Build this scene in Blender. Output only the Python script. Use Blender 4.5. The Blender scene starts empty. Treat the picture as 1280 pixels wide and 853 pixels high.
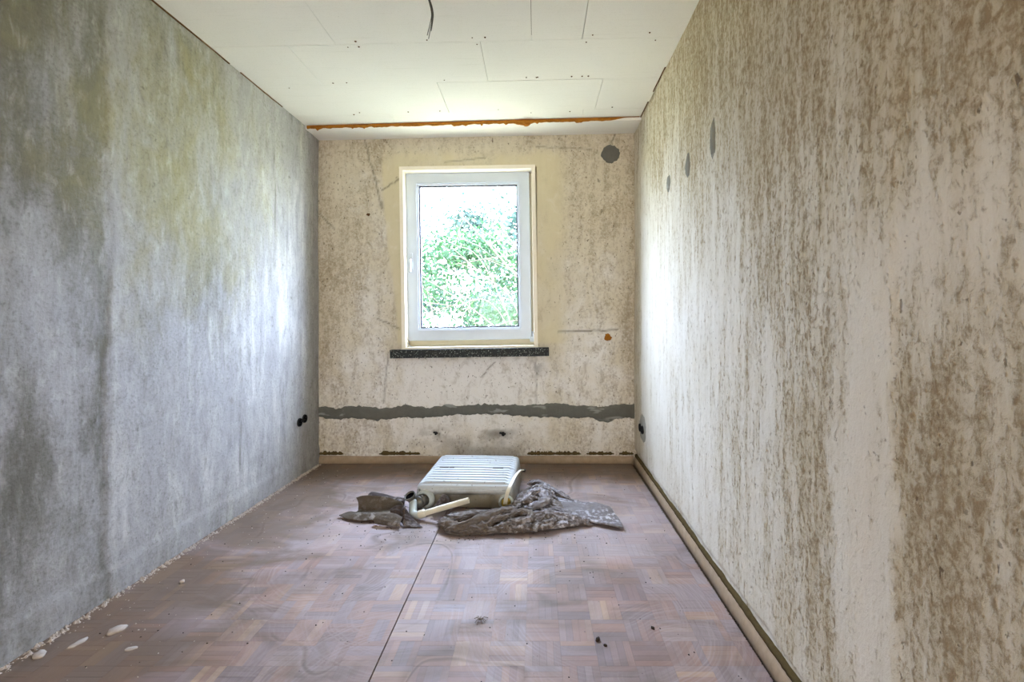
import bpy, bmesh, math, random
import numpy as np
from mathutils import Vector, Matrix

# ------------------------------------------------------------------ camera, world, sun, exposure
sc = bpy.context.scene
COL = sc.collection
cam_data = bpy.data.cameras.new('camera')
cam = bpy.data.objects.new('camera', cam_data)
COL.objects.link(cam)
cam.location = (0, 0, 1.16)
cam.rotation_euler = (math.radians(90), 0, 0)
cam_data.sensor_width = 36
cam_data.lens = 604 / 1280 * 36
cam_data.shift_x = -30 / 1280
cam_data.shift_y = -29.5 / 1280
cam_data.clip_start = 0.02
sc.camera = cam

world = bpy.data.worlds.new('sky')
sc.world = world
world.use_nodes = True
bg = world.node_tree.nodes['Background']
bg.inputs['Color'].default_value = (0.60, 0.74, 1.0, 1)
bg.inputs['Strength'].default_value = 64.0

sun_data = bpy.data.lights.new('sun', 'SUN')
sun_data.energy = 125
sun_data.angle = math.radians(2)
sun_data.color = (1, 0.95, 0.85)
sun = bpy.data.objects.new('sun', sun_data)
COL.objects.link(sun)
sun.rotation_euler = Vector((0.78, 0.0, -0.62)).to_track_quat('-Z', 'Y').to_euler()

lamp_data = bpy.data.lights.new('added_fill_light', 'AREA')  # area light added behind the camera to brighten the room
lamp_data.shape = 'RECTANGLE'
lamp_data.size = 2.2
lamp_data.size_y = 1.7
lamp_data.energy = 225
lamp_data.color = (1, 0.97, 0.93)
lamp = bpy.data.objects.new('added_fill_light', lamp_data)
COL.objects.link(lamp)
lamp.location = (-0.45, -5.2, 1.05)
lamp.rotation_euler = (math.radians(99), 0, 0)

por_data = bpy.data.lights.new('window_portal', 'AREA')
por_data.shape = 'RECTANGLE'
por_data.size, por_data.size_y = 1.04, 1.44
por_data.cycles.is_portal = True
por = bpy.data.objects.new('window_portal', por_data)
COL.objects.link(por)
por.location = (-0.53, 4.12, 1.65)
por.rotation_euler = (math.radians(-90), 0, 0)

sc.view_settings.view_transform = 'Standard'
sc.view_settings.look = 'None'
sc.view_settings.exposure = -0.20
sc.view_settings.gamma = 1
sc.view_settings.use_curve_mapping = False
sc.cycles.diffuse_bounces = 10
sc.cycles.max_bounces = 16
sc.cycles.transparent_max_bounces = 24

R = random.Random(11)

# ------------------------------------------------------------------ small helpers
def tag(o, label=None, cat=None, group=None, kind=None):
    if label: o['label'] = label
    if cat: o['category'] = cat
    if group: o['group'] = group
    if kind: o['kind'] = kind
    return o

def link(name, me, mat=None, parent=None, smooth=False):
    o = bpy.data.objects.new(name, me)
    COL.objects.link(o)
    if mat is not None and len(me.materials) == 0:
        me.materials.append(mat)
    if parent is not None:
        o.parent = parent
    if smooth:
        me.polygons.foreach_set('use_smooth', [True] * len(me.polygons))
    return o

def empty(name, loc=(0, 0, 0), rot=(0, 0, 0)):
    o = bpy.data.objects.new(name, None)
    COL.objects.link(o)
    o.location = loc
    o.rotation_euler = rot
    o.empty_display_size = 0.05
    return o

def pydata(name, verts, faces, mat=None, parent=None, smooth=False):
    me = bpy.data.meshes.new(name)
    me.from_pydata([tuple(v) for v in verts], [], [tuple(f) for f in faces])
    me.update()
    return link(name, me, mat, parent, smooth)

def box_bm(bm, x0, x1, y0, y1, z0, z1):
    vs = [bm.verts.new(p) for p in ((x0, y0, z0), (x1, y0, z0), (x1, y1, z0), (x0, y1, z0),
                                    (x0, y0, z1), (x1, y0, z1), (x1, y1, z1), (x0, y1, z1))]
    for f in ((0, 3, 2, 1), (4, 5, 6, 7), (0, 1, 5, 4), (1, 2, 6, 5), (2, 3, 7, 6), (3, 0, 4, 7)):
        bm.faces.new([vs[i] for i in f])
    return vs

def bm_obj(name, bm, mat=None, parent=None, smooth=False, bevel=0.0, seg=2):
    if bevel > 0:
        bmesh.ops.bevel(bm, geom=list(bm.edges), offset=bevel, segments=seg, affect='EDGES', profile=0.5)
    bmesh.ops.recalc_face_normals(bm, faces=list(bm.faces))
    me = bpy.data.meshes.new(name)
    bm.to_mesh(me)
    bm.free()
    return link(name, me, mat, parent, smooth)

def box(name, x0, x1, y0, y1, z0, z1, mat=None, parent=None, bevel=0.0):
    bm = bmesh.new()
    box_bm(bm, x0, x1, y0, y1, z0, z1)
    return bm_obj(name, bm, mat, parent, False, bevel)

def smooth_path(pts, n=8):
    """Catmull-Rom through the points"""
    P = [Vector(p) for p in pts]
    P = [2 * P[0] - P[1]] + P + [2 * P[-1] - P[-2]]
    out = []
    for i in range(1, len(P) - 2):
        for k in range(n):
            t = k / n
            a, b, c, d = P[i - 1], P[i], P[i + 1], P[i + 2]
            out.append(0.5 * ((2 * b) + (c - a) * t + (2 * a - 5 * b + 4 * c - d) * t * t + (3 * b - a - 3 * c + d) * t ** 3))
    out.append(P[-2])
    return out

def tube_bm(bm, path, rad, ns=8, caps=True):
    """sweep a circle; rad is a number or a function of t in 0..1"""
    n = len(path)
    path = [Vector(p) for p in path]
    T0 = (path[1] - path[0]).normalized()
    up = Vector((0, 0, 1)) if abs(T0.z) < 0.9 else Vector((1, 0, 0))
    N = T0.cross(up).normalized()
    rings = []
    for i, p in enumerate(path):
        T = (path[min(i + 1, n - 1)] - path[max(i - 1, 0)]).normalized()
        N = (N - T * N.dot(T)).normalized()
        B = T.cross(N)
        r = rad(i / (n - 1)) if callable(rad) else rad
        rings.append([bm.verts.new(p + r * (math.cos(2 * math.pi * k / ns) * N + math.sin(2 * math.pi * k / ns) * B)) for k in range(ns)])
    for a, b in zip(rings, rings[1:]):
        for k in range(ns):
            bm.faces.new((a[k], a[(k + 1) % ns], b[(k + 1) % ns], b[k]))
    if caps:
        bm.faces.new(list(reversed(rings[0])))
        bm.faces.new(rings[-1])

def tube(name, path, rad, mat=None, parent=None, ns=8, caps=True):
    bm = bmesh.new()
    tube_bm(bm, path, rad, ns, caps)
    return bm_obj(name, bm, mat, parent, True)

def lathe_bm(bm, prof, mtx, ns=24):
    """prof: list of (r, h) turned about local z, then moved by mtx"""
    rings = []
    for r, h in prof:
        if r < 1e-6:
            rings.append([bm.verts.new(mtx @ Vector((0, 0, h)))])
        else:
            rings.append([bm.verts.new(mtx @ Vector((r * math.cos(2 * math.pi * k / ns), r * math.sin(2 * math.pi * k / ns), h))) for k in range(ns)])
    for a, b in zip(rings, rings[1:]):
        for k in range(ns):
            k2 = (k + 1) % ns
            if len(a) == 1 and len(b) > 1:
                bm.faces.new((a[0], b[k], b[k2]))
            elif len(b) == 1 and len(a) > 1:
                bm.faces.new((a[k], a[k2], b[0]))
            elif len(a) > 1:
                bm.faces.new((a[k], a[k2], b[k2], b[k]))

def frame_mtx(loc, zdir):
    z = Vector(zdir).normalized()
    return Matrix.Translation(loc) @ z.to_track_quat('Z', 'Y').to_matrix().to_4x4()

# numpy value noise ---------------------------------------------------------
_rs = np.random.RandomState(5)
_T = _rs.rand(256, 256)
def vnoise(x, y, seed=0):
    x = np.asarray(x, float) + seed * 17.31
    y = np.asarray(y, float) + seed * 9.77
    xi, yi = np.floor(x).astype(int), np.floor(y).astype(int)
    fx, fy = x - xi, y - yi
    fx, fy = fx * fx * (3 - 2 * fx), fy * fy * (3 - 2 * fy)
    a, b = _T[xi & 255, yi & 255], _T[(xi + 1) & 255, yi & 255]
    c, d = _T[xi & 255, (yi + 1) & 255], _T[(xi + 1) & 255, (yi + 1) & 255]
    return (a * (1 - fx) + b * fx) * (1 - fy) + (c * (1 - fx) + d * fx) * fy
def fbm(x, y, octv=4, seed=0, gain=0.5):
    s, a, t = 0.0, 1.0, 0.0
    for i in range(octv):
        s = s + a * vnoise(x * 2 ** i, y * 2 ** i, seed + i * 3)
        t += a
        a *= gain
    return s / t
def sstep(a, b, x):
    t = np.clip((x - a) / (b - a), 0, 1)
    return t * t * (3 - 2 * t)
def table(U, V, us, vs, vals):
    """bilinear look-up; vals[len(vs)][len(us)]"""
    vals = np.array(vals, float)
    fu = np.interp(U, us, np.arange(len(us)))
    fv = np.interp(V, vs, np.arange(len(vs)))
    i, j = np.clip(fu.astype(int), 0, len(us) - 2), np.clip(fv.astype(int), 0, len(vs) - 2)
    a, b = fu - i, fv - j
    return (vals[j, i] * (1 - a) + vals[j, i + 1] * a) * (1 - b) + (vals[j + 1, i] * (1 - a) + vals[j + 1, i + 1] * a) * b
def blob(U, V, u, v, ru, rv):
    return np.exp(-(((U - u) / ru) ** 2 + ((V - v) / rv) ** 2))

# ------------------------------------------------------------------ node helpers
class M:
    def __init__(self, name, rough=0.8, spec=0.3):
        self.mat = bpy.data.materials.new(name)
        self.mat.use_nodes = True
        self.nt = self.mat.node_tree
        self.bsdf = self.nt.nodes['Principled BSDF']
        self.set('Roughness', rough)
        self.set('Specular IOR Level', spec)
    def L(self, a, b):
        self.nt.links.new(a, b)
    def put(self, sock, v):
        if v is None: return
        if hasattr(v, 'is_output'): self.L(v, sock)
        else:
            if isinstance(v, (tuple, list)) and len(v) == 3 and sock.type == 'RGBA': v = (*v, 1)
            sock.default_value = v
    def set(self, name, v):
        self.put(self.bsdf.inputs[name], v)
    def node(self, t, **props):
        n = self.nt.nodes.new(t)
        for k, v in props.items(): setattr(n, k, v)
        return n
    def m(self, op, a, b=None, c=None, clamp=False):
        n = self.node('ShaderNodeMath', operation=op, use_clamp=clamp)
        self.put(n.inputs[0], a); self.put(n.inputs[1], b)
        if c is not None: self.put(n.inputs[2], c)
        return n.outputs[0]
    def vm(self, op, a, b=None):
        n = self.node('ShaderNodeVectorMath', operation=op)
        self.put(n.inputs[0], a); self.put(n.inputs[1], b)
        return n.outputs[0]
    def mix(self, f, a, b, mode='MIX'):
        n = self.node('ShaderNodeMix', data_type='RGBA', blend_type=mode)
        self.put(n.inputs[0], f); self.put(n.inputs[6], a); self.put(n.inputs[7], b)
        return n.outputs[2]
    def pos(self):
        return self.node('ShaderNodeNewGeometry').outputs['Position']
    def objco(self):
        return self.node('ShaderNodeTexCoord').outputs['Object']
    def sep(self, v):
        n = self.node('ShaderNodeSeparateXYZ'); self.put(n.inputs[0], v)
        return n.outputs
    def comb(self, x, y, z):
        n = self.node('ShaderNodeCombineXYZ')
        self.put(n.inputs[0], x); self.put(n.inputs[1], y); self.put(n.inputs[2], z)
        return n.outputs[0]
    def noise(self, v, scale, detail=4, rough=0.55, dist=0.0, out=0):
        n = self.node('ShaderNodeTexNoise')
        self.put(n.inputs['Vector'], v)
        n.inputs['Scale'].default_value = scale
        n.inputs['Detail'].default_value = detail
        n.inputs['Roughness'].default_value = rough
        n.inputs['Distortion'].default_value = dist
        return n.outputs[out]
    def voro(self, v, scale, feature='F1', out='Distance', rnd=1.0):
        n = self.node('ShaderNodeTexVoronoi', feature=feature)
        self.put(n.inputs['Vector'], v)
        n.inputs['Scale'].default_value = scale
        n.inputs['Randomness'].default_value = rnd
        return n.outputs[out]
    def white(self, v, out='Value'):
        n = self.node('ShaderNodeTexWhiteNoise', noise_dimensions='3D')
        self.put(n.inputs['Vector'], v)
        return n.outputs[out]
    def attr(self, name):
        return self.node('ShaderNodeAttribute', attribute_name=name).outputs['Fac']
    def step(self, a, b, x):
        n = self.node('ShaderNodeMapRange', interpolation_type='SMOOTHSTEP')
        self.put(n.inputs['Value'], x)
        n.inputs['From Min'].default_value = a; n.inputs['From Max'].default_value = b
        return n.outputs[0]
    def ramp(self, f, stops):
        n = self.node('ShaderNodeValToRGB')
        self.put(n.inputs[0], f)
        e = n.color_ramp.elements
        while len(e) < len(stops): e.new(0.5)
        for el, (p, c) in zip(e, stops):
            el.position = p; el.color = (*c, 1)
        return n.outputs[0]
    def bump(self, h, strength=0.5, dist=0.01, prev=None):
        n = self.node('ShaderNodeBump')
        n.inputs['Strength'].default_value = strength
        n.inputs['Distance'].default_value = dist
        self.put(n.inputs['Height'], h)
        if prev is not None: self.L(prev, n.inputs['Normal'])
        return n.outputs[0]
    def color(self, c): self.set('Base Color', c)
    def normal(self, n): self.set('Normal', n)

def rgb(r, g, b):
    f = lambda c: c / 12.92 if c <= 0.04045 else ((c + 0.055) / 1.055) ** 2.4
    return (f(r / 255), f(g / 255), f(b / 255))

# ------------------------------------------------------------------ materials of the setting
def mat_wall_right():
    m = M('stripped_plaster', 0.9, 0.15)
    P = m.objco()
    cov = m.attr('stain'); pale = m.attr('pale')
    streak = m.noise(m.vm('MULTIPLY', P, (1, 14, 2.2)), 1.6, 6, 0.62, 0.3)
    streak2 = m.noise(m.vm('MULTIPLY', P, (1, 60, 5)), 1.0, 5, 0.6)
    fine = m.noise(P, 85, 5, 0.65)
    mid = m.noise(m.vm('MULTIPLY', P, (1, 1.4, 0.8)), 40, 5, 0.64, 0.6)
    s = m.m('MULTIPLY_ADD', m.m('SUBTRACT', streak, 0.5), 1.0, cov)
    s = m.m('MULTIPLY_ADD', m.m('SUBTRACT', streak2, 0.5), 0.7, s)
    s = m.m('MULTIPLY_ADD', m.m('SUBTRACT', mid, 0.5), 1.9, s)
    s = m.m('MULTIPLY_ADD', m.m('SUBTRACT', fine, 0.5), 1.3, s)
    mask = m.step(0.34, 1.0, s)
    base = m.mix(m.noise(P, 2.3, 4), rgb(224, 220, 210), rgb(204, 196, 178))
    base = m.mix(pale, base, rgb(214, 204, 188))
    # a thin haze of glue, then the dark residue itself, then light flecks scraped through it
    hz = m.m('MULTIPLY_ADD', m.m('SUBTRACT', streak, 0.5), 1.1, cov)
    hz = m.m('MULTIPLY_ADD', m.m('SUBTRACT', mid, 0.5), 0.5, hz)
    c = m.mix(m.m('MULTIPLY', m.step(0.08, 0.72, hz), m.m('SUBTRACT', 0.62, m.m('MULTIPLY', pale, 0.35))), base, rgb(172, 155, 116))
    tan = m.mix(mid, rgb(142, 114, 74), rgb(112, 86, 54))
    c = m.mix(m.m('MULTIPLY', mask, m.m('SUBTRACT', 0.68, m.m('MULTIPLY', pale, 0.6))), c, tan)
    fl = m.m('MULTIPLY', m.step(0.56, 0.66, m.noise(m.vm('MULTIPLY', P, (1, 1.4, 0.8)), 62, 3, 0.6)), m.step(0.35, 0.8, hz))
    c = m.mix(m.m('MULTIPLY', fl, 0.45), c, rgb(206, 192, 166))
    pit = m.step(0.66, 0.74, m.noise(m.vm('MULTIPLY', P, (1, 1.5, 0.8)), 34, 3, 0.6))
    pit = m.m('MULTIPLY', pit, m.step(0.1, 0.6, cov))
    c = m.mix(m.m('MULTIPLY', pit, 0.75), c, rgb(92, 70, 46))
    spk = m.step(0.70, 0.78, m.noise(P, 55, 2, 0.5))
    c = m.mix(m.m('MULTIPLY', spk, 0.6), c, rgb(110, 98, 84))
    m.color(c)
    h = m.m('MULTIPLY_ADD', mask, 0.7, m.m('MULTIPLY', fine, 0.6))
    h = m.m('SUBTRACT', h, m.m('MULTIPLY', pit, 0.9))
    h = m.m('MULTIPLY_ADD', mid, 0.8, h)
    m.normal(m.bump(h, 0.75, 0.006))
    return m.mat

def mat_wall_left():
    m = M('grey_cement_plaster', 0.92, 0.15)
    P = m.objco()
    dark = m.attr('stain'); pale = m.attr('pale'); olive_bounce = m.attr('olive')
    streak = m.noise(m.vm('MULTIPLY', P, (1, 7, 1.1)), 1.5, 6, 0.6, 0.3)
    cloud = m.noise(m.vm('MULTIPLY', P, (1, 1.5, 0.9)), 3.2, 6, 0.62, 0.5)
    fine = m.noise(P, 70, 5, 0.65)
    trow = m.noise(m.vm('MULTIPLY', P, (1, 8, 60)), 1.0, 4, 0.6, 0.4)
    base = m.mix(cloud, rgb(142, 141, 139), rgb(178, 177, 178))
    d = m.m('MULTIPLY_ADD', m.m('SUBTRACT', cloud, 0.5), 1.6, dark)
    d = m.m('MULTIPLY_ADD', m.m('SUBTRACT', streak, 0.5), 1.2, d)
    d = m.m('MULTIPLY_ADD', m.m('SUBTRACT', fine, 0.5), 0.5, d)
    c = m.mix(m.m('MULTIPLY', m.step(0.15, 1.05, d), 0.88), base, rgb(90, 87, 74))
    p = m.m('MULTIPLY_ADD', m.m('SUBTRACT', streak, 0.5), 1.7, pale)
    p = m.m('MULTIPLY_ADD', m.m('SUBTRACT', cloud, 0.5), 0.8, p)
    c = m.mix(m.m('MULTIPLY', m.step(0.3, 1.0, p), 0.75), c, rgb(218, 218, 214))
    o = m.m('MULTIPLY_ADD', m.m('SUBTRACT', cloud, 0.5), 1.2, olive_bounce)
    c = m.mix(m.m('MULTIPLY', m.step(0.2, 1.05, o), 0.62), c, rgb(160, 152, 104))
    med = m.noise(m.vm('MULTIPLY', P, (1, 1.9, 0.75)), 13, 6, 0.66, 0.35)
    c = m.mix(m.m('MULTIPLY', m.step(0.50, 0.78, med), 0.45), c, rgb(92, 89, 76))
    c = m.mix(m.m('MULTIPLY', m.step(0.50, 0.25, med), 0.26), c, rgb(214, 214, 208))
    spot = m.step(0.66, 0.75, m.noise(P, 24, 4, 0.6))
    c = m.mix(m.m('MULTIPLY', spot, 0.45), c, rgb(78, 74, 62))
    c = m.mix(m.m('MULTIPLY', m.step(0.50, 0.72, fine), 0.30), c, rgb(86, 84, 76))
    c = m.mix(m.m('MULTIPLY', m.attr('crack'), 0.75), c, rgb(84, 80, 66))
    m.color(c)
    h = m.m('MULTIPLY_ADD', fine, 0.7, m.m('MULTIPLY', trow, 0.25))
    h = m.m('MULTIPLY_ADD', med, 1.0, h)
    h = m.m('MULTIPLY_ADD', cloud, 1.4, h)
    m.normal(m.bump(h, 0.55, 0.006))
    return m.mat

def mat_wall_far():
    m = M('speckled_tan_plaster', 0.92, 0.12)
    P = m.objco()
    st = m.attr('stain'); pale = m.attr('pale'); sm = m.attr('smooth')
    rough_ = m.m('SUBTRACT', 1.0, sm)
    cloud = m.noise(P, 5.5, 6, 0.62, 0.5)
    streak = m.noise(m.vm('MULTIPLY', P, (9, 1, 1.4)), 1.5, 5, 0.6)
    fine = m.noise(P, 75, 5, 0.65)
    mid = m.noise(m.vm('MULTIPLY', P, (1.3, 1, 0.9)), 42, 5, 0.65)
    base = m.mix(cloud, rgb(218, 211, 194), rgb(190, 180, 158))
    p = m.m('MULTIPLY_ADD', m.m('SUBTRACT', cloud, 0.5), 1.3, pale)
    c = m.mix(m.step(0.2, 0.9, p), base, rgb(226, 224, 220))
    c = m.mix(m.m('MULTIPLY', sm, 0.75), c, m.mix(streak, rgb(216, 208, 178), rgb(198, 186, 150)))
    s = m.m('MULTIPLY_ADD', m.m('SUBTRACT', streak, 0.5), 1.2, st)
    s = m.m('MULTIPLY_ADD', m.m('SUBTRACT', mid, 0.5), 1.3, s)
    s = m.m('MULTIPLY_ADD', m.m('SUBTRACT', fine, 0.5), 1.1, s)
    c = m.mix(m.m('MULTIPLY', m.m('MULTIPLY', m.step(0.25, 1.0, s), 0.62), rough_), c, rgb(126, 106, 78))
    spk = m.step(0.62, 0.72, m.noise(m.vm('MULTIPLY', P, (1, 1, 0.7)), 62, 3, 0.6))
    c = m.mix(m.m('MULTIPLY', m.m('MULTIPLY', spk, rough_), 0.8), c, rgb(84, 72, 56))
    blot = m.noise(m.vm('MULTIPLY', P, (1.1, 1, 0.8)), 11, 6, 0.68, 0.7)
    c = m.mix(m.m('MULTIPLY', m.step(0.50, 0.75, blot), m.m('MULTIPLY_ADD', rough_, 0.36, 0.14)), c, rgb(134, 120, 94))
    c = m.mix(m.m('MULTIPLY', m.step(0.48, 0.28, blot), 0.35), c, rgb(222, 218, 208))
    c = m.mix(m.m('MULTIPLY', m.attr('crack'), 0.8), c, rgb(88, 80, 66))
    m.color(c)
    h = m.m('MULTIPLY_ADD', mid, 0.9, m.m('MULTIPLY', fine, 0.5))
    h = m.m('SUBTRACT', h, m.m('MULTIPLY', spk, 0.6))
    m.normal(m.bump(m.m('MULTIPLY', h, m.m('MULTIPLY_ADD', rough_, 0.85, 0.15)), 0.7, 0.005))
    return m.mat

BLK = 0.1236          # parquet block pitch
X_SEAM = -0.532       # the long open joint
def mat_parquet():
    m = M('worn_mosaic_parquet', 0.42, 0.45)
    P = m.pos()
    x, y, z = m.sep(P)
    bx = m.m('DIVIDE', m.m('SUBTRACT', x, X_SEAM), BLK)
    by = m.m('DIVIDE', m.m('SUBTRACT', y, 0.0), BLK)
    ix, iy = m.m('FLOOR', bx), m.m('FLOOR', by)
    par = m.m('MODULO', m.m('ABSOLUTE', m.m('ADD', ix, iy)), 2.0)
    par = m.m('GREATER_THAN', par, 0.5)
    fx = m.m('FLOOR', m.m('MULTIPLY', m.m('FRACT', bx), 5))
    fy = m.m('FLOOR', m.m('MULTIPLY', m.m('FRACT', by), 5))
    k = m.m('ADD', m.m('MULTIPLY', par, fx), m.m('MULTIPLY', m.m('SUBTRACT', 1, par), fy))
    rb = m.white(m.comb(ix, iy, 3.3))
    rf = m.white(m.comb(ix, iy, m.m('ADD', k, 20)))
    r = m.m('ADD', m.m('MULTIPLY', rb, 0.50), m.m('MULTIPLY', rf, 0.50))
    r = m.m('MULTIPLY_ADD', m.m('SUBTRACT', m.noise(P, 3.1, 3), 0.5), 0.7, r)
    hue = m.white(m.comb(ix, iy, m.m('ADD', m.m('FLOOR', m.m('MULTIPLY', k, 0.5)), 50)))
    warm = m.ramp(r, [(0.10, rgb(116, 88, 80)), (0.35, rgb(150, 112, 98)), (0.60, rgb(176, 134, 112)), (0.90, rgb(206, 172, 136))])
    cool = m.ramp(r, [(0.10, rgb(104, 94, 100)), (0.45, rgb(134, 122, 128)), (0.90, rgb(166, 152, 154))])
    wood = m.mix(0.42, m.mix(m.step(0.2, 0.8, hue), warm, cool), rgb(144, 120, 114))
    # grain follows the finger
    gA = m.noise(m.vm('MULTIPLY', P, (6, 160, 1)), 1.0, 4, 0.6)
    gB = m.noise(m.vm('MULTIPLY', P, (160, 6, 1)), 1.0, 4, 0.6)
    g = m.m('ADD', m.m('MULTIPLY', par, gB), m.m('MULTIPLY', m.m('SUBTRACT', 1, par), gA))
    c = m.mix(m.m('MULTIPLY', g, 0.35), wood, rgb(84, 66, 58))
    # dried scrubbing sweeps in the dust: arcs about several centres
    sweeps = None
    for cx, cy, rad, w in ((-0.45, 1.45, 0.55, 0.5), (-0.95, 2.25, 0.45, 0.5), (0.25, 1.9, 0.60, 0.6), (0.05, 2.45, 0.42, 0.45), (-1.35, 1.6, 0.45, 0.4), (0.6, 1.5, 0.5, 0.5), (-0.5, 2.0, 0.5, 0.4)):
        d = m.vm('SUBTRACT', P, (cx, cy, 0))
        ln = m.node('ShaderNodeVectorMath', operation='LENGTH'); m.put(ln.inputs[0], d); dist = ln.outputs['Value']
        wob = m.noise(P, 3.0, 3)
        rr = m.m('MULTIPLY_ADD', wob, 0.10, dist)
        rings = m.noise(m.comb(m.m('MULTIPLY', rr, 75), 0.0, 0.0), 1.0, 3, 0.6)
        msk = m.m('MULTIPLY', m.step(rad + 0.12, rad - 0.10, dist), m.step(rad * 0.30, rad * 0.6, dist))
        msk = m.m('MULTIPLY', msk, m.step(0.40, 0.58, m.noise(P, 2.1 + cx * 0.3, 3)))
        v = m.m('MULTIPLY', m.m('MULTIPLY', m.step(0.40, 0.66, rings), msk), w * 1.2)
        sweeps = v if sweeps is None else m.m('MAXIMUM', sweeps, v)
    cloud = m.noise(P, 2.4, 6, 0.6, 0.6)
    dust = m.step(0.34, 0.72, m.m('MULTIPLY_ADD', m.m('MULTIPLY', m.step(2.2, 2.6, y), m.step(3.5, 3.2, y)), 0.30, cloud))  # dust, plus a pale band painting in window light on the floor
    dfine = m.noise(P, 130, 3, 0.6)
    dust = m.m('MULTIPLY', dust, m.m('MULTIPLY_ADD', dfine, 0.6, 0.6))
    c = m.mix(m.m('MULTIPLY_ADD', dust, m.m('MULTIPLY_ADD', m.step(1.7, 2.6, y), 0.22, 0.34), 0.04), c, rgb(176, 165, 168))
    c = m.mix(m.m('MULTIPLY', sweeps, 0.45), c, rgb(188, 180, 180))
    # brown grime: soft cloudy smears, more by the left wall; far-end shade painted in
    grime = m.noise(m.vm('MULTIPLY', P, (1.0, 1.8, 1)), 2.1, 6, 0.6, 0.8)
    edge = m.m('MAXIMUM', m.step(-0.85, -1.70, x), m.step(3.2, 3.7, y))
    grime_shade = m.step(0.44, 0.82, m.m('MULTIPLY_ADD', edge, 0.38, grime))
    c = m.mix(m.m('MULTIPLY', grime_shade, 0.75), c, rgb(96, 78, 56))
    # faint outlines of former puddles
    wv = m.noise(P, 1.35, 2, 0.4, 0.5)
    rim = m.m('SUBTRACT', 1.0, m.step(0.0, 0.012, m.m('ABSOLUTE', m.m('SUBTRACT', wv, 0.53))))
    rim2 = m.m('MULTIPLY', m.step(0.53, 0.50, wv), m.step(0.44, 0.53, wv))
    c = m.mix(m.m('MULTIPLY', m.m('MAXIMUM', m.m('MULTIPLY', rim, 0.5), m.m('MULTIPLY', rim2, 0.45)), m.step(0.4, 0.6, cloud)), c, rgb(82, 68, 52))
    spk = m.step(0.73, 0.78, m.noise(P, 48, 2, 0.5))
    c = m.mix(m.m('MULTIPLY', spk, 0.6), c, rgb(70, 60, 52))
    m.color(c)
    m.set('Roughness', m.m('MULTIPLY_ADD', dust, 0.15, m.m('MULTIPLY_ADD', cloud, 0.15, 0.52)))
    hb = m.m('MULTIPLY_ADD', g, 0.4, m.m('MULTIPLY', dfine, 0.25))
    hb = m.m('MULTIPLY_ADD', m.noise(P, 5, 2), 4.0, hb)
    m.normal(m.bump(hb, 0.35, 0.002))
    return m.mat

def mat_ceiling():
    m = M('white_painted_board', 0.8, 0.2)
    P = m.pos()
    f = m.noise(m.vm('MULTIPLY', P, (4, 90, 1)), 1.0, 4, 0.6)
    b = m.noise(P, 3, 4)
    grain = m.noise(P, 170, 3, 0.6)
    c = m.mix(b, rgb(244, 243, 238), rgb(236, 236, 230))
    c = m.mix(m.m('MULTIPLY', m.step(0.55, 0.8, f), 0.16), c, rgb(180, 180, 165))
    c = m.mix(m.m('MULTIPLY', m.step(0.52, 0.75, grain), 0.16), c, rgb(170, 168, 150))
    fly = m.step(0.80, 0.83, m.noise(P, 26, 2, 0.5))
    c = m.mix(m.m('MULTIPLY', fly, 0.7), c, rgb(90, 70, 45))
    m.color(c)
    m.normal(m.bump(m.m('MULTIPLY_ADD', grain, 0.7, f), 0.3, 0.002))
    return m.mat

def simple(name, col, rough=0.6, spec=0.3, var=None, scale=20, bump=0.0, metal=0.0, pos=False):
    m = M(name, rough, spec)
    P = m.pos() if pos else m.objco()
    n = m.noise(P, scale, 5, 0.6)
    m.color(m.mix(n, col, var if var else tuple(v * 0.82 for v in col)))
    if metal: m.set('Metallic', metal)
    if bump: m.normal(m.bump(n, bump, 0.004))
    return m.mat

def mat_mortar(name='fresh_grey_mortar', a=rgb(112, 112, 106), b=rgb(86, 86, 80), c3=rgb(140, 142, 138)):
    m = M(name, 0.9, 0.15)
    P = m.pos()
    n = m.noise(P, 16, 6, 0.6, 0.3)
    c = m.mix(n, a, b)
    c = m.mix(m.step(0.60, 0.68, m.noise(m.vm('MULTIPLY', P, (1, 1, 3)), 5, 3, 0.5, 0.4)), c, c3)
    m.color(c)
    m.normal(m.bump(m.noise(P, 60, 5, 0.6), 0.5, 0.004))
    return m.mat

def mat_terrazzo():
    m = M('dark_terrazzo', 0.55, 0.3)
    P = m.objco()
    d = m.voro(P, 110)
    r = m.voro(P, 110, out='Color')
    sel = m.step(0.55, 0.62, m.sep(r)[0])
    chip = m.m('MULTIPLY', m.step(0.42, 0.30, d), sel)
    col = m.mix(m.sep(r)[1], rgb(205, 208, 200), rgb(110, 125, 118))
    m.color(m.mix(m.m('MULTIPLY', chip, 0.6), rgb(26, 31, 31), col))
    return m.mat

def mat_tank():
    m = M('grimy_white_enamel', 0.32, 0.5)
    P = m.objco()
    n = m.noise(P, 6, 6, 0.6, 0.4)
    f = m.noise(P, 60, 4, 0.6)
    x, y, z = m.sep(P)
    low = m.step(0.16, 0.05, z)  # low grime that also paints in the shade on the front face
    d = m.m('MULTIPLY_ADD', low, 0.55, m.m('MULTIPLY', n, 0.65))
    d = m.m('MULTIPLY_ADD', f, 0.25, d)
    c = m.mix(m.step(0.42, 0.95, d), rgb(190, 196, 200), rgb(132, 126, 110))
    spk = m.step(0.66, 0.72, m.noise(P, 55, 2, 0.5))
    c = m.mix(m.m('MULTIPLY', spk, 0.55), c, rgb(95, 85, 72))
    m.color(c)
    m.set('Roughness', m.m('MULTIPLY_ADD', n, 0.3, 0.22))
    m.normal(m.bump(f, 0.12, 0.002))
    return m.mat

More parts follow.
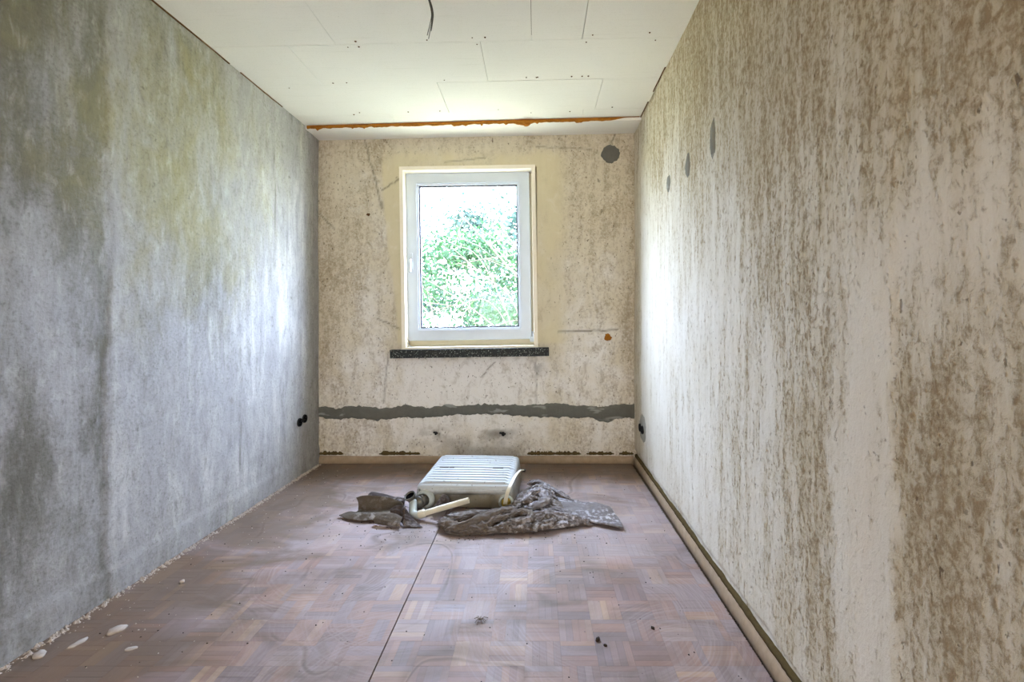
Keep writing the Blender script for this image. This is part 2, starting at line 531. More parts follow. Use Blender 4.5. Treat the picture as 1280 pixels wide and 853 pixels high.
def mat_cloth(name, a, b, dust=0.6, dcol=rgb(196, 192, 194)):
    m = M(name, 0.95, 0.1)
    P = m.objco()
    g = m.node('ShaderNodeNewGeometry').outputs['Normal']
    n = m.noise(P, 9, 6, 0.6, 0.4)
    f = m.noise(P, 110, 4, 0.65)
    w = m.noise(m.vm('MULTIPLY', P, (1, 1, 1)), 38, 4, 0.6)
    c = m.mix(n, a, b)
    c = m.mix(m.m('MULTIPLY', f, 0.5), c, tuple(v * 0.45 for v in b))
    dm = m.m('MULTIPLY', m.step(0.46, 0.62, w), m.step(0.35, 0.75, m.noise(P, 5, 3)))
    c = m.mix(m.m('MULTIPLY', dm, dust), c, dcol)
    m.color(c)
    m.normal(m.bump(m.m('ADD', f, m.m('MULTIPLY', w, 0.8)), 0.7, 0.004))
    return m.mat

M_right, M_left, M_far = mat_wall_right(), mat_wall_left(), mat_wall_far()
M_parq, M_ceil = mat_parquet(), mat_ceiling()
M_mortar = mat_mortar()
M_mortar_pale = mat_mortar('pale_mortar', rgb(140, 138, 128), rgb(112, 110, 100), rgb(150, 150, 142))
M_patch = mat_mortar('grey_patch', rgb(168, 166, 156), rgb(140, 138, 128), rgb(176, 176, 168))
M_screed = simple('dusty_screed', rgb(112, 100, 84), 0.95, 0.1, rgb(84, 74, 60), 12, 0.4)
M_hall = simple('cream_hall_paint', rgb(226, 214, 190), 0.9, 0.1, scale=3)
M_lath = simple('weathered_lath', rgb(176, 156, 134), 0.9, 0.15, rgb(132, 114, 90), 26, 0.5)
M_reveal = simple('white_reveal_plaster', rgb(236, 228, 208), 0.9, 0.15, rgb(220, 206, 176), 14, 0.3)
M_pvc = simple('white_window_plastic', rgb(212, 222, 234), 0.38, 0.4, rgb(198, 208, 220), 9)
M_pvc_cream = simple('cream_frame_plastic', rgb(226, 220, 198), 0.45, 0.4, rgb(206, 198, 170), 9)
M_seal = simple('grey_rubber_seal', rgb(52, 50, 60), 0.6, 0.3, rgb(96, 94, 106), 30)
M_white = simple('glow_white_plaster', rgb(248, 244, 234), 0.9, 0.15, rgb(240, 230, 206), 10)  # white edge plaster; the glow of the reveal is put into its colour
M_chrome = simple('worn_chrome', rgb(200, 204, 206), 0.3, 0.5, metal=0.8)
M_black = simple('black_plastic', rgb(14, 14, 15), 0.6, 0.3)
M_dark = simple('cavity_shade', rgb(9, 9, 10), 0.95, 0.05)  # for near-black discs that paint in the shade inside openings
M_foam = simple('orange_sealing_foam', rgb(178, 118, 36), 0.85, 0.2, rgb(112, 66, 18), 40, 0.6)
M_moss = simple('olive_glue_residue', rgb(98, 84, 52), 0.95, 0.1, rgb(64, 52, 32), 45, 0.8)
M_wire = simple('grey_cable_sheath', rgb(74, 76, 70), 0.5, 0.3)
M_rust = simple('rusty_screw', rgb(96, 66, 34), 0.8, 0.2)
M_rubble = simple('plaster_crumb', rgb(206, 196, 188), 0.95, 0.1, rgb(150, 138, 126), 60, pos=True)
M_crumb = simple('dark_crumb', rgb(64, 54, 46), 0.95, 0.1, rgb(36, 30, 26), 60, pos=True)
M_terr = mat_terrazzo()
M_tank = mat_tank()

# ------------------------------------------------------------------ geometry of the room
XL, XR, YF = -1.748, 0.782, 3.845       # mean left, right, far faces
Y0 = -1.6                                # wall behind the camera
def ceil_z(x, y):
    return 2.650 + 0.0225 * (x - 0.78) - 0.014 * (y - 3.845)
def left_x(y):
    return -1.726 - 0.0215 * (3.84 - y)
def right_x(y):
    return 0.784 - 0.0045 * (3.84 - y)

def wall_grid(name, us, vs, point, normal, disp, attrs, mat, thick=0.22, hole=None, hole_mat=None, hole_depth=None):
    """displaced grid slab; hole = (u0,u1,v0,v1) left open and lined to hole_depth"""
    us, vs = np.array(us), np.array(vs)
    nu, nv = len(us), len(vs)
    U, V = np.meshgrid(us, vs)
    base = np.stack(point(U, V), -1)
    nrm = np.array(normal, float)
    D = disp(U, V)
    if hole:
        e = 1e-6
        near = ((U >= hole[0] - e) & (U <= hole[1] + e) & (V >= hole[2] - e) & (V <= hole[3] + e))
        D = np.where(near, 0, D)
    P = base + D[..., None] * nrm
    verts = P.reshape(-1, 3)
    idx = np.arange(nu * nv).reshape(nv, nu)
    q = np.stack([idx[:-1, :-1], idx[:-1, 1:], idx[1:, 1:], idx[1:, :-1]], -1)
    if hole:
        cu, cv = (us[:-1] + us[1:]) / 2, (vs[:-1] + vs[1:]) / 2
        CU, CV = np.meshgrid(cu, cv)
        keep = ~((CU > hole[0]) & (CU < hole[1]) & (CV > hole[2]) & (CV < hole[3]))
        q = q[keep]
    faces = q.reshape(-1, 4).tolist()
    # orient to the normal
    a, b, c = verts[faces[0][0]], verts[faces[0][1]], verts[faces[0][2]]
    flip = np.dot(np.cross(b - a, c - a), nrm) < 0
    if flip: faces = [f[::-1] for f in faces]
    nfront = len(faces)
    verts = verts.tolist()
    rim = list(idx[0, :]) + list(idx[1:, -1]) + list(idx[-1, -2::-1]) + list(idx[-2:0:-1, 0])
    off = len(verts)
    for i in rim:
        verts.append((base.reshape(-1, 3)[i] - nrm * thick).tolist())
    n = len(rim)
    for k in range(n):
        k2 = (k + 1) % n
        f = [rim[k], off + k, off + k2, rim[k2]]
        faces.append(f if not flip else f[::-1])
    if not hole:
        f = [off + k for k in range(n)]
        faces.append(f[::-1] if not flip else f)
    mats = [0] * len(faces)
    if hole:
        u0, u1, v0, v1 = hole
        hu = [i for i, u in enumerate(us) if u0 - 1e-6 <= u <= u1 + 1e-6]
        hv = [i for i, v in enumerate(vs) if v0 - 1e-6 <= v <= v1 + 1e-6]
        loop = [idx[hv[0], i] for i in hu] + [idx[j, hu[-1]] for j in hv[1:]] + [idx[hv[-1], i] for i in hu[-2::-1]] + [idx[j, hu[0]] for j in hv[-2:0:-1]]
        o2 = len(verts)
        for i in loop:
            verts.append((base.reshape(-1, 3)[i] - nrm * thick).tolist())
        n2 = len(loop)
        for k in range(n2):
            k2 = (k + 1) % n2
            f = [loop[k], loop[k2], o2 + k2, o2 + k]
            faces.append(f if not flip else f[::-1]); mats.append(1)
        # back face as four quads between the outer rim corners and the hole corners
        oc = [off, off + nu - 1, off + nu + nv - 2, off + 2 * nu + nv - 3]
        hc = [o2, o2 + len(hu) - 1, o2 + len(hu) + len(hv) - 2, o2 + 2 * len(hu) + len(hv) - 3]
        for k in range(4):
            faces.append([oc[k], hc[k], hc[(k + 1) % 4], oc[(k + 1) % 4]]); mats.append(0)
    me = bpy.data.meshes.new(name)
    me.from_pydata(verts, [], faces)
    me.materials.append(mat)
    if hole_mat is not None: me.materials.append(hole_mat)
    me.polygons.foreach_set('material_index', mats)
    sm = [True] * nfront + [False] * (len(faces) - nfront)
    me.polygons.foreach_set('use_smooth', sm)
    for an, arr in attrs(U, V).items():
        a = me.attributes.new(an, 'FLOAT', 'POINT')
        full = np.zeros(len(verts), np.float32)
        full[:nu * nv] = np.clip(arr, -1, 2).reshape(-1)
        a.data.foreach_set('value', full)
    me.update()
    return link(name, me)

yfine = np.concatenate([np.arange(Y0 - 0.1, 0.55, 0.12), np.arange(0.56, 3.84, 0.0125), [3.845, 3.9]])

# left wall ----------------------------------------------------------------
def seam_y(z):      # the wavy vertical plaster joint
    return 1.985 + 0.035 * (vnoise(z * 1.7, z * 0 + 3.1, 2) - 0.5) * 2 + 0.012 * (vnoise(z * 7, z * 0 + 1.3, 5) - 0.5) * 2
def left_disp(Y, Z):
    d = 0.016 * (fbm(Y * 1.6, Z * 1.1, 3, 1) - 0.5) + 0.004 * (fbm(Y * 9, Z * 5, 3, 4) - 0.5)
    s = Y - seam_y(Z)
    d += 0.0032 * sstep(-0.012, 0.016, s) * (1 - sstep(0.02, 0.35, s)) - 0.0025 * np.exp(-(s / 0.012) ** 2)
    # thicker base band near the floor, fading out at a wavy line
    band = 0.125 + 0.03 * (vnoise(Y * 2.2, Y * 0, 8) - 0.5)
    d += 0.007 * sstep(band + 0.02, band - 0.02, Z)
    for y0, z0, z1 in ((2.85, 0.15, 1.5), (3.20, 1.5, 2.45)):
        s2 = Y - (y0 + 0.03 * (vnoise(Z * 2.5, Z * 0, 6 + int(y0 * 7)) - 0.5))
        d += 0.002 * sstep(-0.008, 0.010, s2) * (1 - sstep(0.02, 0.16, s2)) * sstep(z0, z0 + 0.15, Z) * sstep(z1, z1 - 0.15, Z)
    d -= 0.004 * sstep(3.72, 3.86, Y)
    return d
def left_attrs(Y, Z):
    ys = [1.0, 1.6, 1.8, 1.96, 2.02, 2.2, 2.5, 2.9, 3.3, 3.6, 3.85]
    zs = [0.0, 0.25, 0.6, 0.95, 1.3, 1.7, 2.1, 2.6]
    st = table(Y, Z, ys, zs, [
        [.45, .45, .45, .5, .35, .35, .35, .3, .3, .35, .4],
        [.40, .42, .35, .6, .15, .30, .20, .15, .15, .2, .3],
        [.45, .60, .35, .7, .25, .35, .25, .20, .20, .2, .3],
        [.40, .40, .35, .75, .3, .35, .35, .40, .25, .2, .3],
        [.55, .50, .45, .85, .3, .45, .40, .35, .25, .2, .3],
        [.95, .90, .80, .85, .35, .55, .50, .40, .25, .2, .3],
        [1.0, 1.0, .90, .85, .4, .55, .50, .35, .25, .2, .3],
        [1.0, 1.0, .95, .75, .5, .60, .55, .40, .35, .3, .3]])
    st = st + 0.35 * blob(Y, Z, 1.68, 0.62, 0.10, 0.22) + 0.3 * blob(Y, Z, 2.6, 1.35, 0.18, 0.25)
    pale = table(Y, Z, ys, zs, [  # pale patches; last column drops to paint in the corner shade
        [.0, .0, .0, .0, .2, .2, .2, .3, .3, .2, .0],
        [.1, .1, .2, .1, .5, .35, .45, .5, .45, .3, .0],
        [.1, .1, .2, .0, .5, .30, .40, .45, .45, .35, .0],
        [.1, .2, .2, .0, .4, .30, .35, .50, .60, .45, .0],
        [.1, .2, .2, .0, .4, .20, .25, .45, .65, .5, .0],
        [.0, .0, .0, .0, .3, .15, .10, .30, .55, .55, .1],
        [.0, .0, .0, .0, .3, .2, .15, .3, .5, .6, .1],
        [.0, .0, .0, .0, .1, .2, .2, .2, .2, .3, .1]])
    olive_bounce = table(Y, Z, ys, zs, [  # olive stain plus foliage bounce light, painted in stronger up the wall
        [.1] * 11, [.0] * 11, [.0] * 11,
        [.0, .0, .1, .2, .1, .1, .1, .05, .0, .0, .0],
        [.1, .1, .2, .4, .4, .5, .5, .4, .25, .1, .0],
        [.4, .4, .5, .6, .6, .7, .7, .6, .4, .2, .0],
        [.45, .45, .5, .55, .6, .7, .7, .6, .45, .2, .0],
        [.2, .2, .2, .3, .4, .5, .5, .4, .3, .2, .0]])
    s = Y - seam_y(Z)
    st = st + 0.30 * np.exp(-(s / 0.012) ** 2) * vnoise(Z * 9, Z * 0, 3)
    crack = 0 * Y
    for y0, z0, z1, k in ((2.86, 0.2, 1.45, 1.0), (3.22, 1.45, 2.35, 1.0), (3.02, 0.5, 1.2, 0.6), (1.66, 0.04, 0.5, 0.8)):
        w = Y - (y0 + 0.05 * (fbm(Z * 3, Z * 0, 3, 21 + int(y0 * 9)) - 0.5))
        crack = np.maximum(crack, 0.8 * k * np.exp(-(w / 0.006) ** 2) * sstep(z0, z0 + .1, Z) * sstep(z1, z1 - .1, Z) * sstep(0.2, 0.7, vnoise(Z * 9, Z * 0, 31)))
    return {'stain': st, 'pale': pale, 'olive': olive_bounce, 'crack': crack}
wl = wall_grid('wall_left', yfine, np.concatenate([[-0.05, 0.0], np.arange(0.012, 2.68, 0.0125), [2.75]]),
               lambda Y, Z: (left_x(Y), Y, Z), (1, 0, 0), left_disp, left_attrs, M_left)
tag(wl, 'bare grey cement plaster wall on the left with olive stains and bounce light put into its colour', 'wall', kind='structure')

# right wall ---------------------------------------------------------------
def right_disp(Y, Z):
    d = 0.012 * (fbm(Y * 1.5, Z * 1.0, 3, 11) - 0.5) + 0.003 * (fbm(Y * 12, Z * 5, 3, 14) - 0.5) + 0.0016 * (fbm(Y * 40, Z * 28, 2, 17) - 0.5)
    e = Y - (1.035 + 0.03 * (fbm(Z * 2.4, Z * 0, 3, 19) - 0.5))
    d += -0.004 * sstep(0.006, -0.006, e) * sstep(1.9, 1.6, Z)
    # plaster stops short of the floor in a broken lip
    d -= 0.012 * sstep(0.118, 0.100, Z + 0.018 * (fbm(Y * 14, Y * 0, 2, 23) - 0.5))
    return -d
def right_attrs(Y, Z):
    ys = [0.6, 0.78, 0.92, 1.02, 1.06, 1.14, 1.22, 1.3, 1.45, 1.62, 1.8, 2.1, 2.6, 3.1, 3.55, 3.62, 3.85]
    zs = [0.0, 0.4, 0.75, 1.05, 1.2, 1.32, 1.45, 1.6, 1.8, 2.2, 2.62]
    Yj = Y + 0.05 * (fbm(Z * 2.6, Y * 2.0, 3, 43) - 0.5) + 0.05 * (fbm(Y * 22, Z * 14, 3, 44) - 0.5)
    st = table(Yj, Z, ys, zs, [  # glue residue; the last columns also paint in the shaded corner strip
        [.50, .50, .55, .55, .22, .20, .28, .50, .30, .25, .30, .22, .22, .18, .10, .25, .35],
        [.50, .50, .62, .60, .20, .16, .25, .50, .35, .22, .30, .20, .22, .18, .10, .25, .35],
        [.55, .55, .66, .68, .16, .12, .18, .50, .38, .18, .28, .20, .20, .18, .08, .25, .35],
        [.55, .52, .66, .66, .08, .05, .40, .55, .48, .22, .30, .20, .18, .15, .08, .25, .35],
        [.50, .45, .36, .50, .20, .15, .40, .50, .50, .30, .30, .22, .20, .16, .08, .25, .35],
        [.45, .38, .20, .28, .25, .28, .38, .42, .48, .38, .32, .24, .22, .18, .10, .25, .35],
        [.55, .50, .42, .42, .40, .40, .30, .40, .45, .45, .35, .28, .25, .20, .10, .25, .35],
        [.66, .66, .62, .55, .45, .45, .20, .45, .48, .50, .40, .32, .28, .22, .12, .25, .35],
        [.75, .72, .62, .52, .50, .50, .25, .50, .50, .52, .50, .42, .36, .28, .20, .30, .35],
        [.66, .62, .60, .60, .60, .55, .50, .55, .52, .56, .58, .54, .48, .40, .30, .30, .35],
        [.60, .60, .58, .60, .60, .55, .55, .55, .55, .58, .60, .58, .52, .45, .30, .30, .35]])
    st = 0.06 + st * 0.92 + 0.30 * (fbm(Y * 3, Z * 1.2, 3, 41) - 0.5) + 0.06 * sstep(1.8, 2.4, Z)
    pale = 0.6 * blob(Yj, Z, 1.13, 0.70, 0.055, 0.45) + 0.4 * blob(Yj, Z, 0.92, 1.30, 0.12, 0.09)
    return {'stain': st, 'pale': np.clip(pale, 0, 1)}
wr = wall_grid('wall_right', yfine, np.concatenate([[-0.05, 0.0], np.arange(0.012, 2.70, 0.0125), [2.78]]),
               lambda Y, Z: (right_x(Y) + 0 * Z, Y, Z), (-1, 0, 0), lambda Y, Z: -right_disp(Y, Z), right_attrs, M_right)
tag(wr, 'stripped plaster wall on the right with brown glue residue in vertical streaks', 'wall', kind='structure')

# far wall -----------------------------------------------------------------
HX0, HX1, HZ0, HZ1 = -1.062, 0.006, 0.905, 2.360
def far_disp(X, Z):
    return 0.010 * (fbm(X * 1.7 + 4, Z * 1.4, 3, 51) - 0.5) + 0.003 * (fbm(X * 11, Z * 8, 3, 54) - 0.5)
def far_attrs(X, Z):
    xs = [-1.73, -1.55, -1.35, -1.22, -1.1, -0.9, -0.5, 0.0, 0.12, 0.25, 0.5, 0.78]
    zs = [0.0, 0.3, 0.5, 0.75, 0.9, 1.2, 1.6, 2.0, 2.3, 2.6]
    pale = table(X, Z, xs, zs, [
        [.5, .5, .6, .6, .5, .5, .5, .5, .5, .5, .6, .5],
        [.6, .6, .7, .6, .5, .6, .6, .5, .4, .5, .7, .6],
        [.5, .6, .7, .7, .6, .8, .8, .7, .5, .6, .7, .5],
        [.3, .5, .7, .7, .5, .8, .8, .6, .5, .7, .7, .4],
        [.2, .4, .6, .6, .2, .4, .4, .4, .2, .6, .7, .3],
        [.1, .3, .5, .5, .1, .1, .1, .1, .1, .4, .5, .2],
        [.1, .2, .4, .5, .1, .1, .1, .1, .1, .3, .4, .2],
        [.1, .1, .3, .5, .1, .1, .1, .1, .1, .2, .2, .1],
        [.1, .2, .3, .2, .1, .1, .1, .1, .1, .1, .1, .1],
        [.1, .1, .0, .1, .1, .1, .1, .1, .1, .1, .1, .1]])
    st = table(X, Z, xs, zs, [
        [.5, .6, .5, .5, .4, .4, .4, .4, .4, .5, .5, .6],
        [.5, .6, .5, .4, .3, .2, .2, .3, .3, .5, .5, .6],
        [.5, .5, .4, .4, .3, .2, .2, .3, .3, .4, .5, .6],
        [.6, .5, .4, .4, .4, .3, .3, .4, .4, .3, .4, .6],
        [.6, .5, .4, .4, .4, .3, .3, .3, .3, .3, .4, .6],
        [.6, .6, .4, .4, .4, .3, .3, .3, .2, .3, .4, .6],
        [.6, .6, .5, .4, .2, .2, .2, .2, .2, .4, .4, .6],
        [.6, .5, .5, .4, .2, .2, .2, .2, .2, .5, .5, .6],
        [.5, .4, .5, .4, .2, .2, .2, .2, .3, .5, .5, .5],
        [.6, .5, .6, .6, .5, .5, .4, .5, .5, .5, .5, .6]])
    e = -1.215 + 0.11 * sstep(2.2, 1.0, Z) + 0.03 * (fbm(Z * 3, Z * 0, 3, 61) - 0.5)
    e2 = 0.22 + 0.05 * (fbm(Z * 3, Z * 0, 3, 62) - 0.5)
    sm = sstep(e - 0.012, e + 0.012, X) * sstep(e2 + 0.08, e2 - 0.08, X) * sstep(2.52, 2.42, Z + 0.05 * (fbm(X * 4, X * 0, 3, 63) - .5)) * sstep(0.93, 0.97, Z)
    # paler smooth plaster fields below the sill
    low = sstep(-1.18, -1.14, X) * sstep(0.12, 0.06, X) * sstep(0.9, 0.86, Z)
    pale = pale + 0.15 * low
    sm = sm * (0.45 + 0.55 * sstep(.3, .6, fbm(X * 5, Z * 3, 3, 64)))
    crack = 0 * X
    def line(x0, z0, x1, z1, k=1.0, w=0.006, seed=70):
        t = np.clip(((X - x0) * (x1 - x0) + (Z - z0) * (z1 - z0)) / ((x1 - x0) ** 2 + (z1 - z0) ** 2), 0, 1)
        px, pz = x0 + t * (x1 - x0), z0 + t * (z1 - z0)
        wob = 0.022 * (fbm(t * 7, t * 0, 3, seed) - 0.5)
        dx, dz = X - px, Z - pz
        n = math.hypot(x1 - x0, z1 - z0)
        d = np.abs((dx * (z1 - z0) - dz * (x1 - x0)) / n + wob * np.sin(t * 3.14))
        ends = np.hypot(dx, dz) < 0.03
        return k * np.exp(-(d / w) ** 2) * ends
    for a in ((-1.37, 2.60, -1.23, 2.05, .8), (-1.20, 2.19, -1.09, 2.26, .9), (-1.09, 2.26, -1.02, 2.22, .8), (-1.70, 1.96, -1.62, 1.88, .8),
              (0.20, 1.047, 0.62, 1.06, 1.1), (0.63, 2.62, 0.58, 2.50, .9), (0.03, 2.52, 0.42, 2.50, .6), (-1.175, .86, -1.21, .50, .7),
              (-1.24, 1.14, -1.11, 1.08, .8), (-0.70, 2.40, -0.42, 2.43, .6), (0.0, 0.85, 0.0, 0.47, .8), (-0.42, .70, -0.35, .78, .8)):
        crack = np.maximum(crack, line(*a, seed=70 + int(abs(a[0]) * 10)))
    crack = np.maximum(crack, 0.75 * blob(X, Z, -1.232, 2.06, .016, .03))
    crack = np.maximum(crack, 0.7 * sstep(.45, .62, fbm(X * 16, Z * 16, 3, 66)) * (blob(X, Z, 0.0, 0.78, .05, .1) + blob(X, Z, -0.7, 0.855, .35, .025)))
    blotches = (blob(X, Z, -0.80, 0.245, .10, .04) + blob(X, Z, -0.30, 0.235, .16, .045) + .6 * blob(X, Z, -.55, .16, .4, .05)) * sstep(.3, .7, fbm(X * 14, Z * 22, 3, 67))  # darker blotches around the bracket stubs and low between them
    crack = np.maximum(crack, 0.8 * blotches)
    return {'stain': st, 'pale': pale, 'smooth': sm, 'crack': np.clip(crack, 0, 1)}
xs_far = np.unique(np.round(np.concatenate([np.arange(-1.80, HX0, 0.0115), np.linspace(HX0, HX1, 90), np.arange(HX1 + .011, 0.86, 0.0115)]), 5))
zs_far = np.unique(np.round(np.concatenate([np.arange(-0.05, HZ0, 0.0115), np.linspace(HZ0, HZ1, 120), np.arange(HZ1 + .011, 2.74, 0.0115)]), 5))
wf = wall_grid('wall_far', xs_far, zs_far, lambda X, Z: (X, YF + 0 * X, Z), (0, -1, 0), lambda X, Z: far_disp(X, Z), far_attrs, M_far,
               thick=0.225, hole=(HX0, HX1, HZ0, HZ1), hole_mat=M_reveal)
tag(wf, 'speckled tan plaster end wall around the window', 'wall', kind='structure')

# near wall; its doorway and the hall behind are added for the fill light ---------------------------
bm = bmesh.new()
DX0, DX1, DZ = -1.60, 0.65, 2.45
box_bm(bm, -2.2, DX0, Y0 - 0.2, Y0, -0.1, 2.8)
box_bm(bm, DX1, 1.3, Y0 - 0.2, Y0, -0.1, 2.8)
box_bm(bm, DX0, DX1, Y0 - 0.2, Y0, DZ, 2.8)
tag(bm_obj('wall_near', bm, M_hall), 'plain wall behind the camera with a wide doorway added to let fill light in', 'wall', kind='structure')
bm = bmesh.new()
box_bm(bm, -2.2, 1.3, Y0 - 3.8, Y0 - 0.2, -0.1, 0.0)
box_bm(bm, -2.2, 1.3, Y0 - 3.8, Y0 - 0.2, 2.6, 2.7)
box_bm(bm, -2.3, -2.2, Y0 - 3.8, Y0 - 0.2, -0.1, 2.7)
box_bm(bm, 1.3, 1.4, Y0 - 3.8, Y0 - 0.2, -0.1, 2.7)
box_bm(bm, -2.3, 1.4, Y0 - 3.9, Y0 - 3.8, -0.1, 2.7)
tag(bm_obj('wall_added_hall', bm, M_hall), 'cream unseen hall shell added behind the doorway to hold the fill light', 'wall', kind='structure')

# ------------------------------------------------------------------ floor: subfloor and parquet blocks
floor = box('floor', -2.0, 1.0, Y0 - 0.2, 4.1, -0.15, -0.010, M_screed)
tag(floor, 'worn mosaic parquet floor with one long open joint', 'floor', kind='structure')
FX1 = 0.757
def block_geo(par, rnd, x0=0.0, x1=BLK, y0=0.0, y1=BLK):
    vs, fs = [], []
    g = 0.00018
    for k in range(5):
        a, b = k * BLK / 5 + g, (k + 1) * BLK / 5 - g
        if par: bx = (a, b, y0 + g * 1.5, y1 - g * 1.5)
        else: bx = (x0 + g * 1.5, x1 - g * 1.5, a, b)
        bx = (max(bx[0], x0 + g), min(bx[1], x1 - g), max(bx[2], y0 + g), min(bx[3], y1 - g))
        if bx[1] - bx[0] < 0.002 or bx[3] - bx[2] < 0.002: continue
        zt = rnd.uniform(-0.0003, 0.0003)
        o = len(vs)
        for zz in (-0.010, zt):
            vs += [(bx[0], bx[2], zz), (bx[1], bx[2], zz), (bx[1], bx[3], zz), (bx[0], bx[3], zz)]
        fs += [(o + 4, o + 5, o + 6, o + 7), (o, o + 1, o + 5, o + 4), (o + 1, o + 2, o + 6, o + 5), (o + 2, o + 3, o + 7, o + 6), (o + 3, o, o + 4, o + 7)]
    return vs, fs
protos = {}
for par in (0, 1):
    for v in range(3):
        vs, fs = block_geo(par, R)
        me = bpy.data.meshes.new('parquet_block')
        me.from_pydata(vs, [], fs)
        me.materials.append(M_parq)
        protos[(par, v)] = me
cells = []
for ix in range(-10, 11):
    for iy in range(-13, 32):
        x0, y0 = X_SEAM + ix * BLK, iy * BLK
        if x0 + BLK < -1.80 or x0 > FX1 or y0 > 3.84 or y0 < Y0 - 0.1: continue
        whole = x0 + BLK <= FX1 and y0 + BLK <= 3.84 and ix not in (0, -1)
        d = y0 + BLK / 2
        u = 670 + 604 * (x0 + BLK / 2) / d if d > 0.3 else 9999
        seen = d > 1.47 and -30 < u < 1000
        cells.append((not (whole and seen), d, ix, iy, x0, y0))
cells.sort()
rest_v, rest_f = [], []
for i, (late, d, ix, iy, x0, y0) in enumerate(cells):
    par = abs(ix + iy) % 2
    if i < 300 and not late:
        o = bpy.data.objects.new('parquet_block', protos[(par, R.randrange(3))])
        o.location = (x0, y0, 0)
        COL.objects.link(o)
        o.parent = floor
    else:
        lx0 = 0.0022 if ix == 0 else 0.0
        lx1 = BLK - 0.0022 if ix == -1 else min(BLK, FX1 - x0)
        ly1 = min(BLK, 3.84 - y0)
        if lx1 <= 0.004 or ly1 <= 0.004: continue
        vs, fs = block_geo(par, R, lx0, lx1, 0.0, ly1)
        o = len(rest_v)
        rest_v += [(x + x0, y + y0, z) for x, y, z in vs]
        rest_f += [tuple(k + o for k in f) for f in fs]
pr = pydata('parquet_remainder', rest_v, rest_f, M_parq, floor)
pr['kind'] = 'stuff'

# ------------------------------------------------------------------ ceiling boards
def quad_slab(name, xa, xb, ya, yb, dz, th, mat, parent=None, yskew=0.0, fskew=0.0):
    """board following the slightly sloping ceiling plane"""
    vs = []
    for t in (0, th):
        for x, y in ((xa, ya), (xb, ya), (xb, yb), (xa, yb)):
            yy = y + (yskew if y == yb else fskew) * (x - XR)
            vs.append((x, yy, ceil_z(x, yy) + dz + t))
    fs = [(0, 3, 2, 1), (4, 5, 6, 7), (0, 1, 5, 4), (1, 2, 6, 5), (2, 3, 7, 6), (3, 0, 4, 7)]
    return pydata(name, vs, fs, mat, parent)
ceiling = quad_slab('ceiling', -2.2, 1.3, Y0 - 0.2, 4.2, 0.030, 0.15, M_screed)
tag(ceiling, 'white boarded ceiling with faint joints', 'ceiling', kind='structure')
rows = [Y0, -0.84, -0.41, 0.02, 0.45, 0.88, 1.31, 1.74, 2.166, 2.596, 3.022, 3.45, 3.585]
joints = {7: [-0.31], 8: [-1.076, -0.025, 0.248], 9: [-1.335, -0.30], 10: [-0.62, 0.42]}
for r in range(len(rows) - 1):
    js = joints.get(r, [R.uniform(-1.4, -0.6), R.uniform(0.0, 0.5)])
    xsj = [-1.86] + js + [0.84]
    last = r == len(rows) - 2
    for a, b in zip(xsj, xsj[1:]):
        g = R.uniform(0.0006, 0.0020)
        o = quad_slab('ceiling_board', a + g, b - g, rows[r] + R.uniform(0.0003, 0.0015), rows[r + 1] - R.uniform(0.0003, 0.0015),
                      R.uniform(-0.0008, 0.0008), 0.03, M_ceil, ceiling, -0.015 if last else 0.0)
# lower filler strip along the end wall and the foam in its joint
quad_slab('filler_strip', -1.80, 0.84, 3.594, 3.86, -0.024, 0.05, M_ceil, ceiling, 0.0, -0.012)
bm = bmesh.new()
n = 330
rows_f = []
for i in range(n):
    x = -1.715 + 2.485 * i / (n - 1)
    y = 3.590 - 0.012 * (x - XR)
    zc = ceil_z(x, y)
    rag = float(fbm(np.array(x * 26.0), np.array(0.3), 3, 81))
    drip = max(0, float(vnoise(np.array(x * 34.0), np.array(2.2), 83)) - 0.72) * 0.06
    big = 0.020 * math.exp(-((x + 0.09) / 0.055) ** 2)
    h = 0.016 + 0.016 * rag + drip + big * (0.5 + rag)
    if x > 0.55: h *= max(0.12, 1 - (x - 0.55) * 7)
    out = 0.006 + 0.006 * rag + big * 0.6
    rows_f.append([bm.verts.new(p) for p in ((x, y + 0.01, zc + 0.004), (x, y - out * .6, zc - 0.001), (x, y - out, zc - 0.45 * h), (x, y - out * .7, zc - 0.85 * h), (x, y + 0.002, zc - h))])
for a, b in zip(rows_f, rows_f[1:]):
    for k in range(4):
        bm.faces.new((a[k], a[k + 1], b[k + 1], b[k]))
fo = bm_obj('foam_seam', bm, M_foam, ceiling, True)
fo['label'] = 'ragged orange sealing foam squeezed out of the joint'
# thin rust-brown strip where the boards meet the side walls
bm = bmesh.new()
for (ya, yb, sx) in ((1.75, 2.75, 1), (2.85, 3.30, 1), (2.9, 3.2, -1), (3.35, 3.62, -1)):
    pts = []
    for k in range(12):
        y = ya + (yb - ya) * k / 11
        x = (left_x(y) + 0.004) if sx > 0 else (right_x(y) - 0.004)
        pts.append((x, y, ceil_z(x, y) - 0.001 + R.uniform(-.002, .001)))
    tube_bm(bm, pts, 0.0045, 5)
bm_obj('edge_strip', bm, M_rust, ceiling)
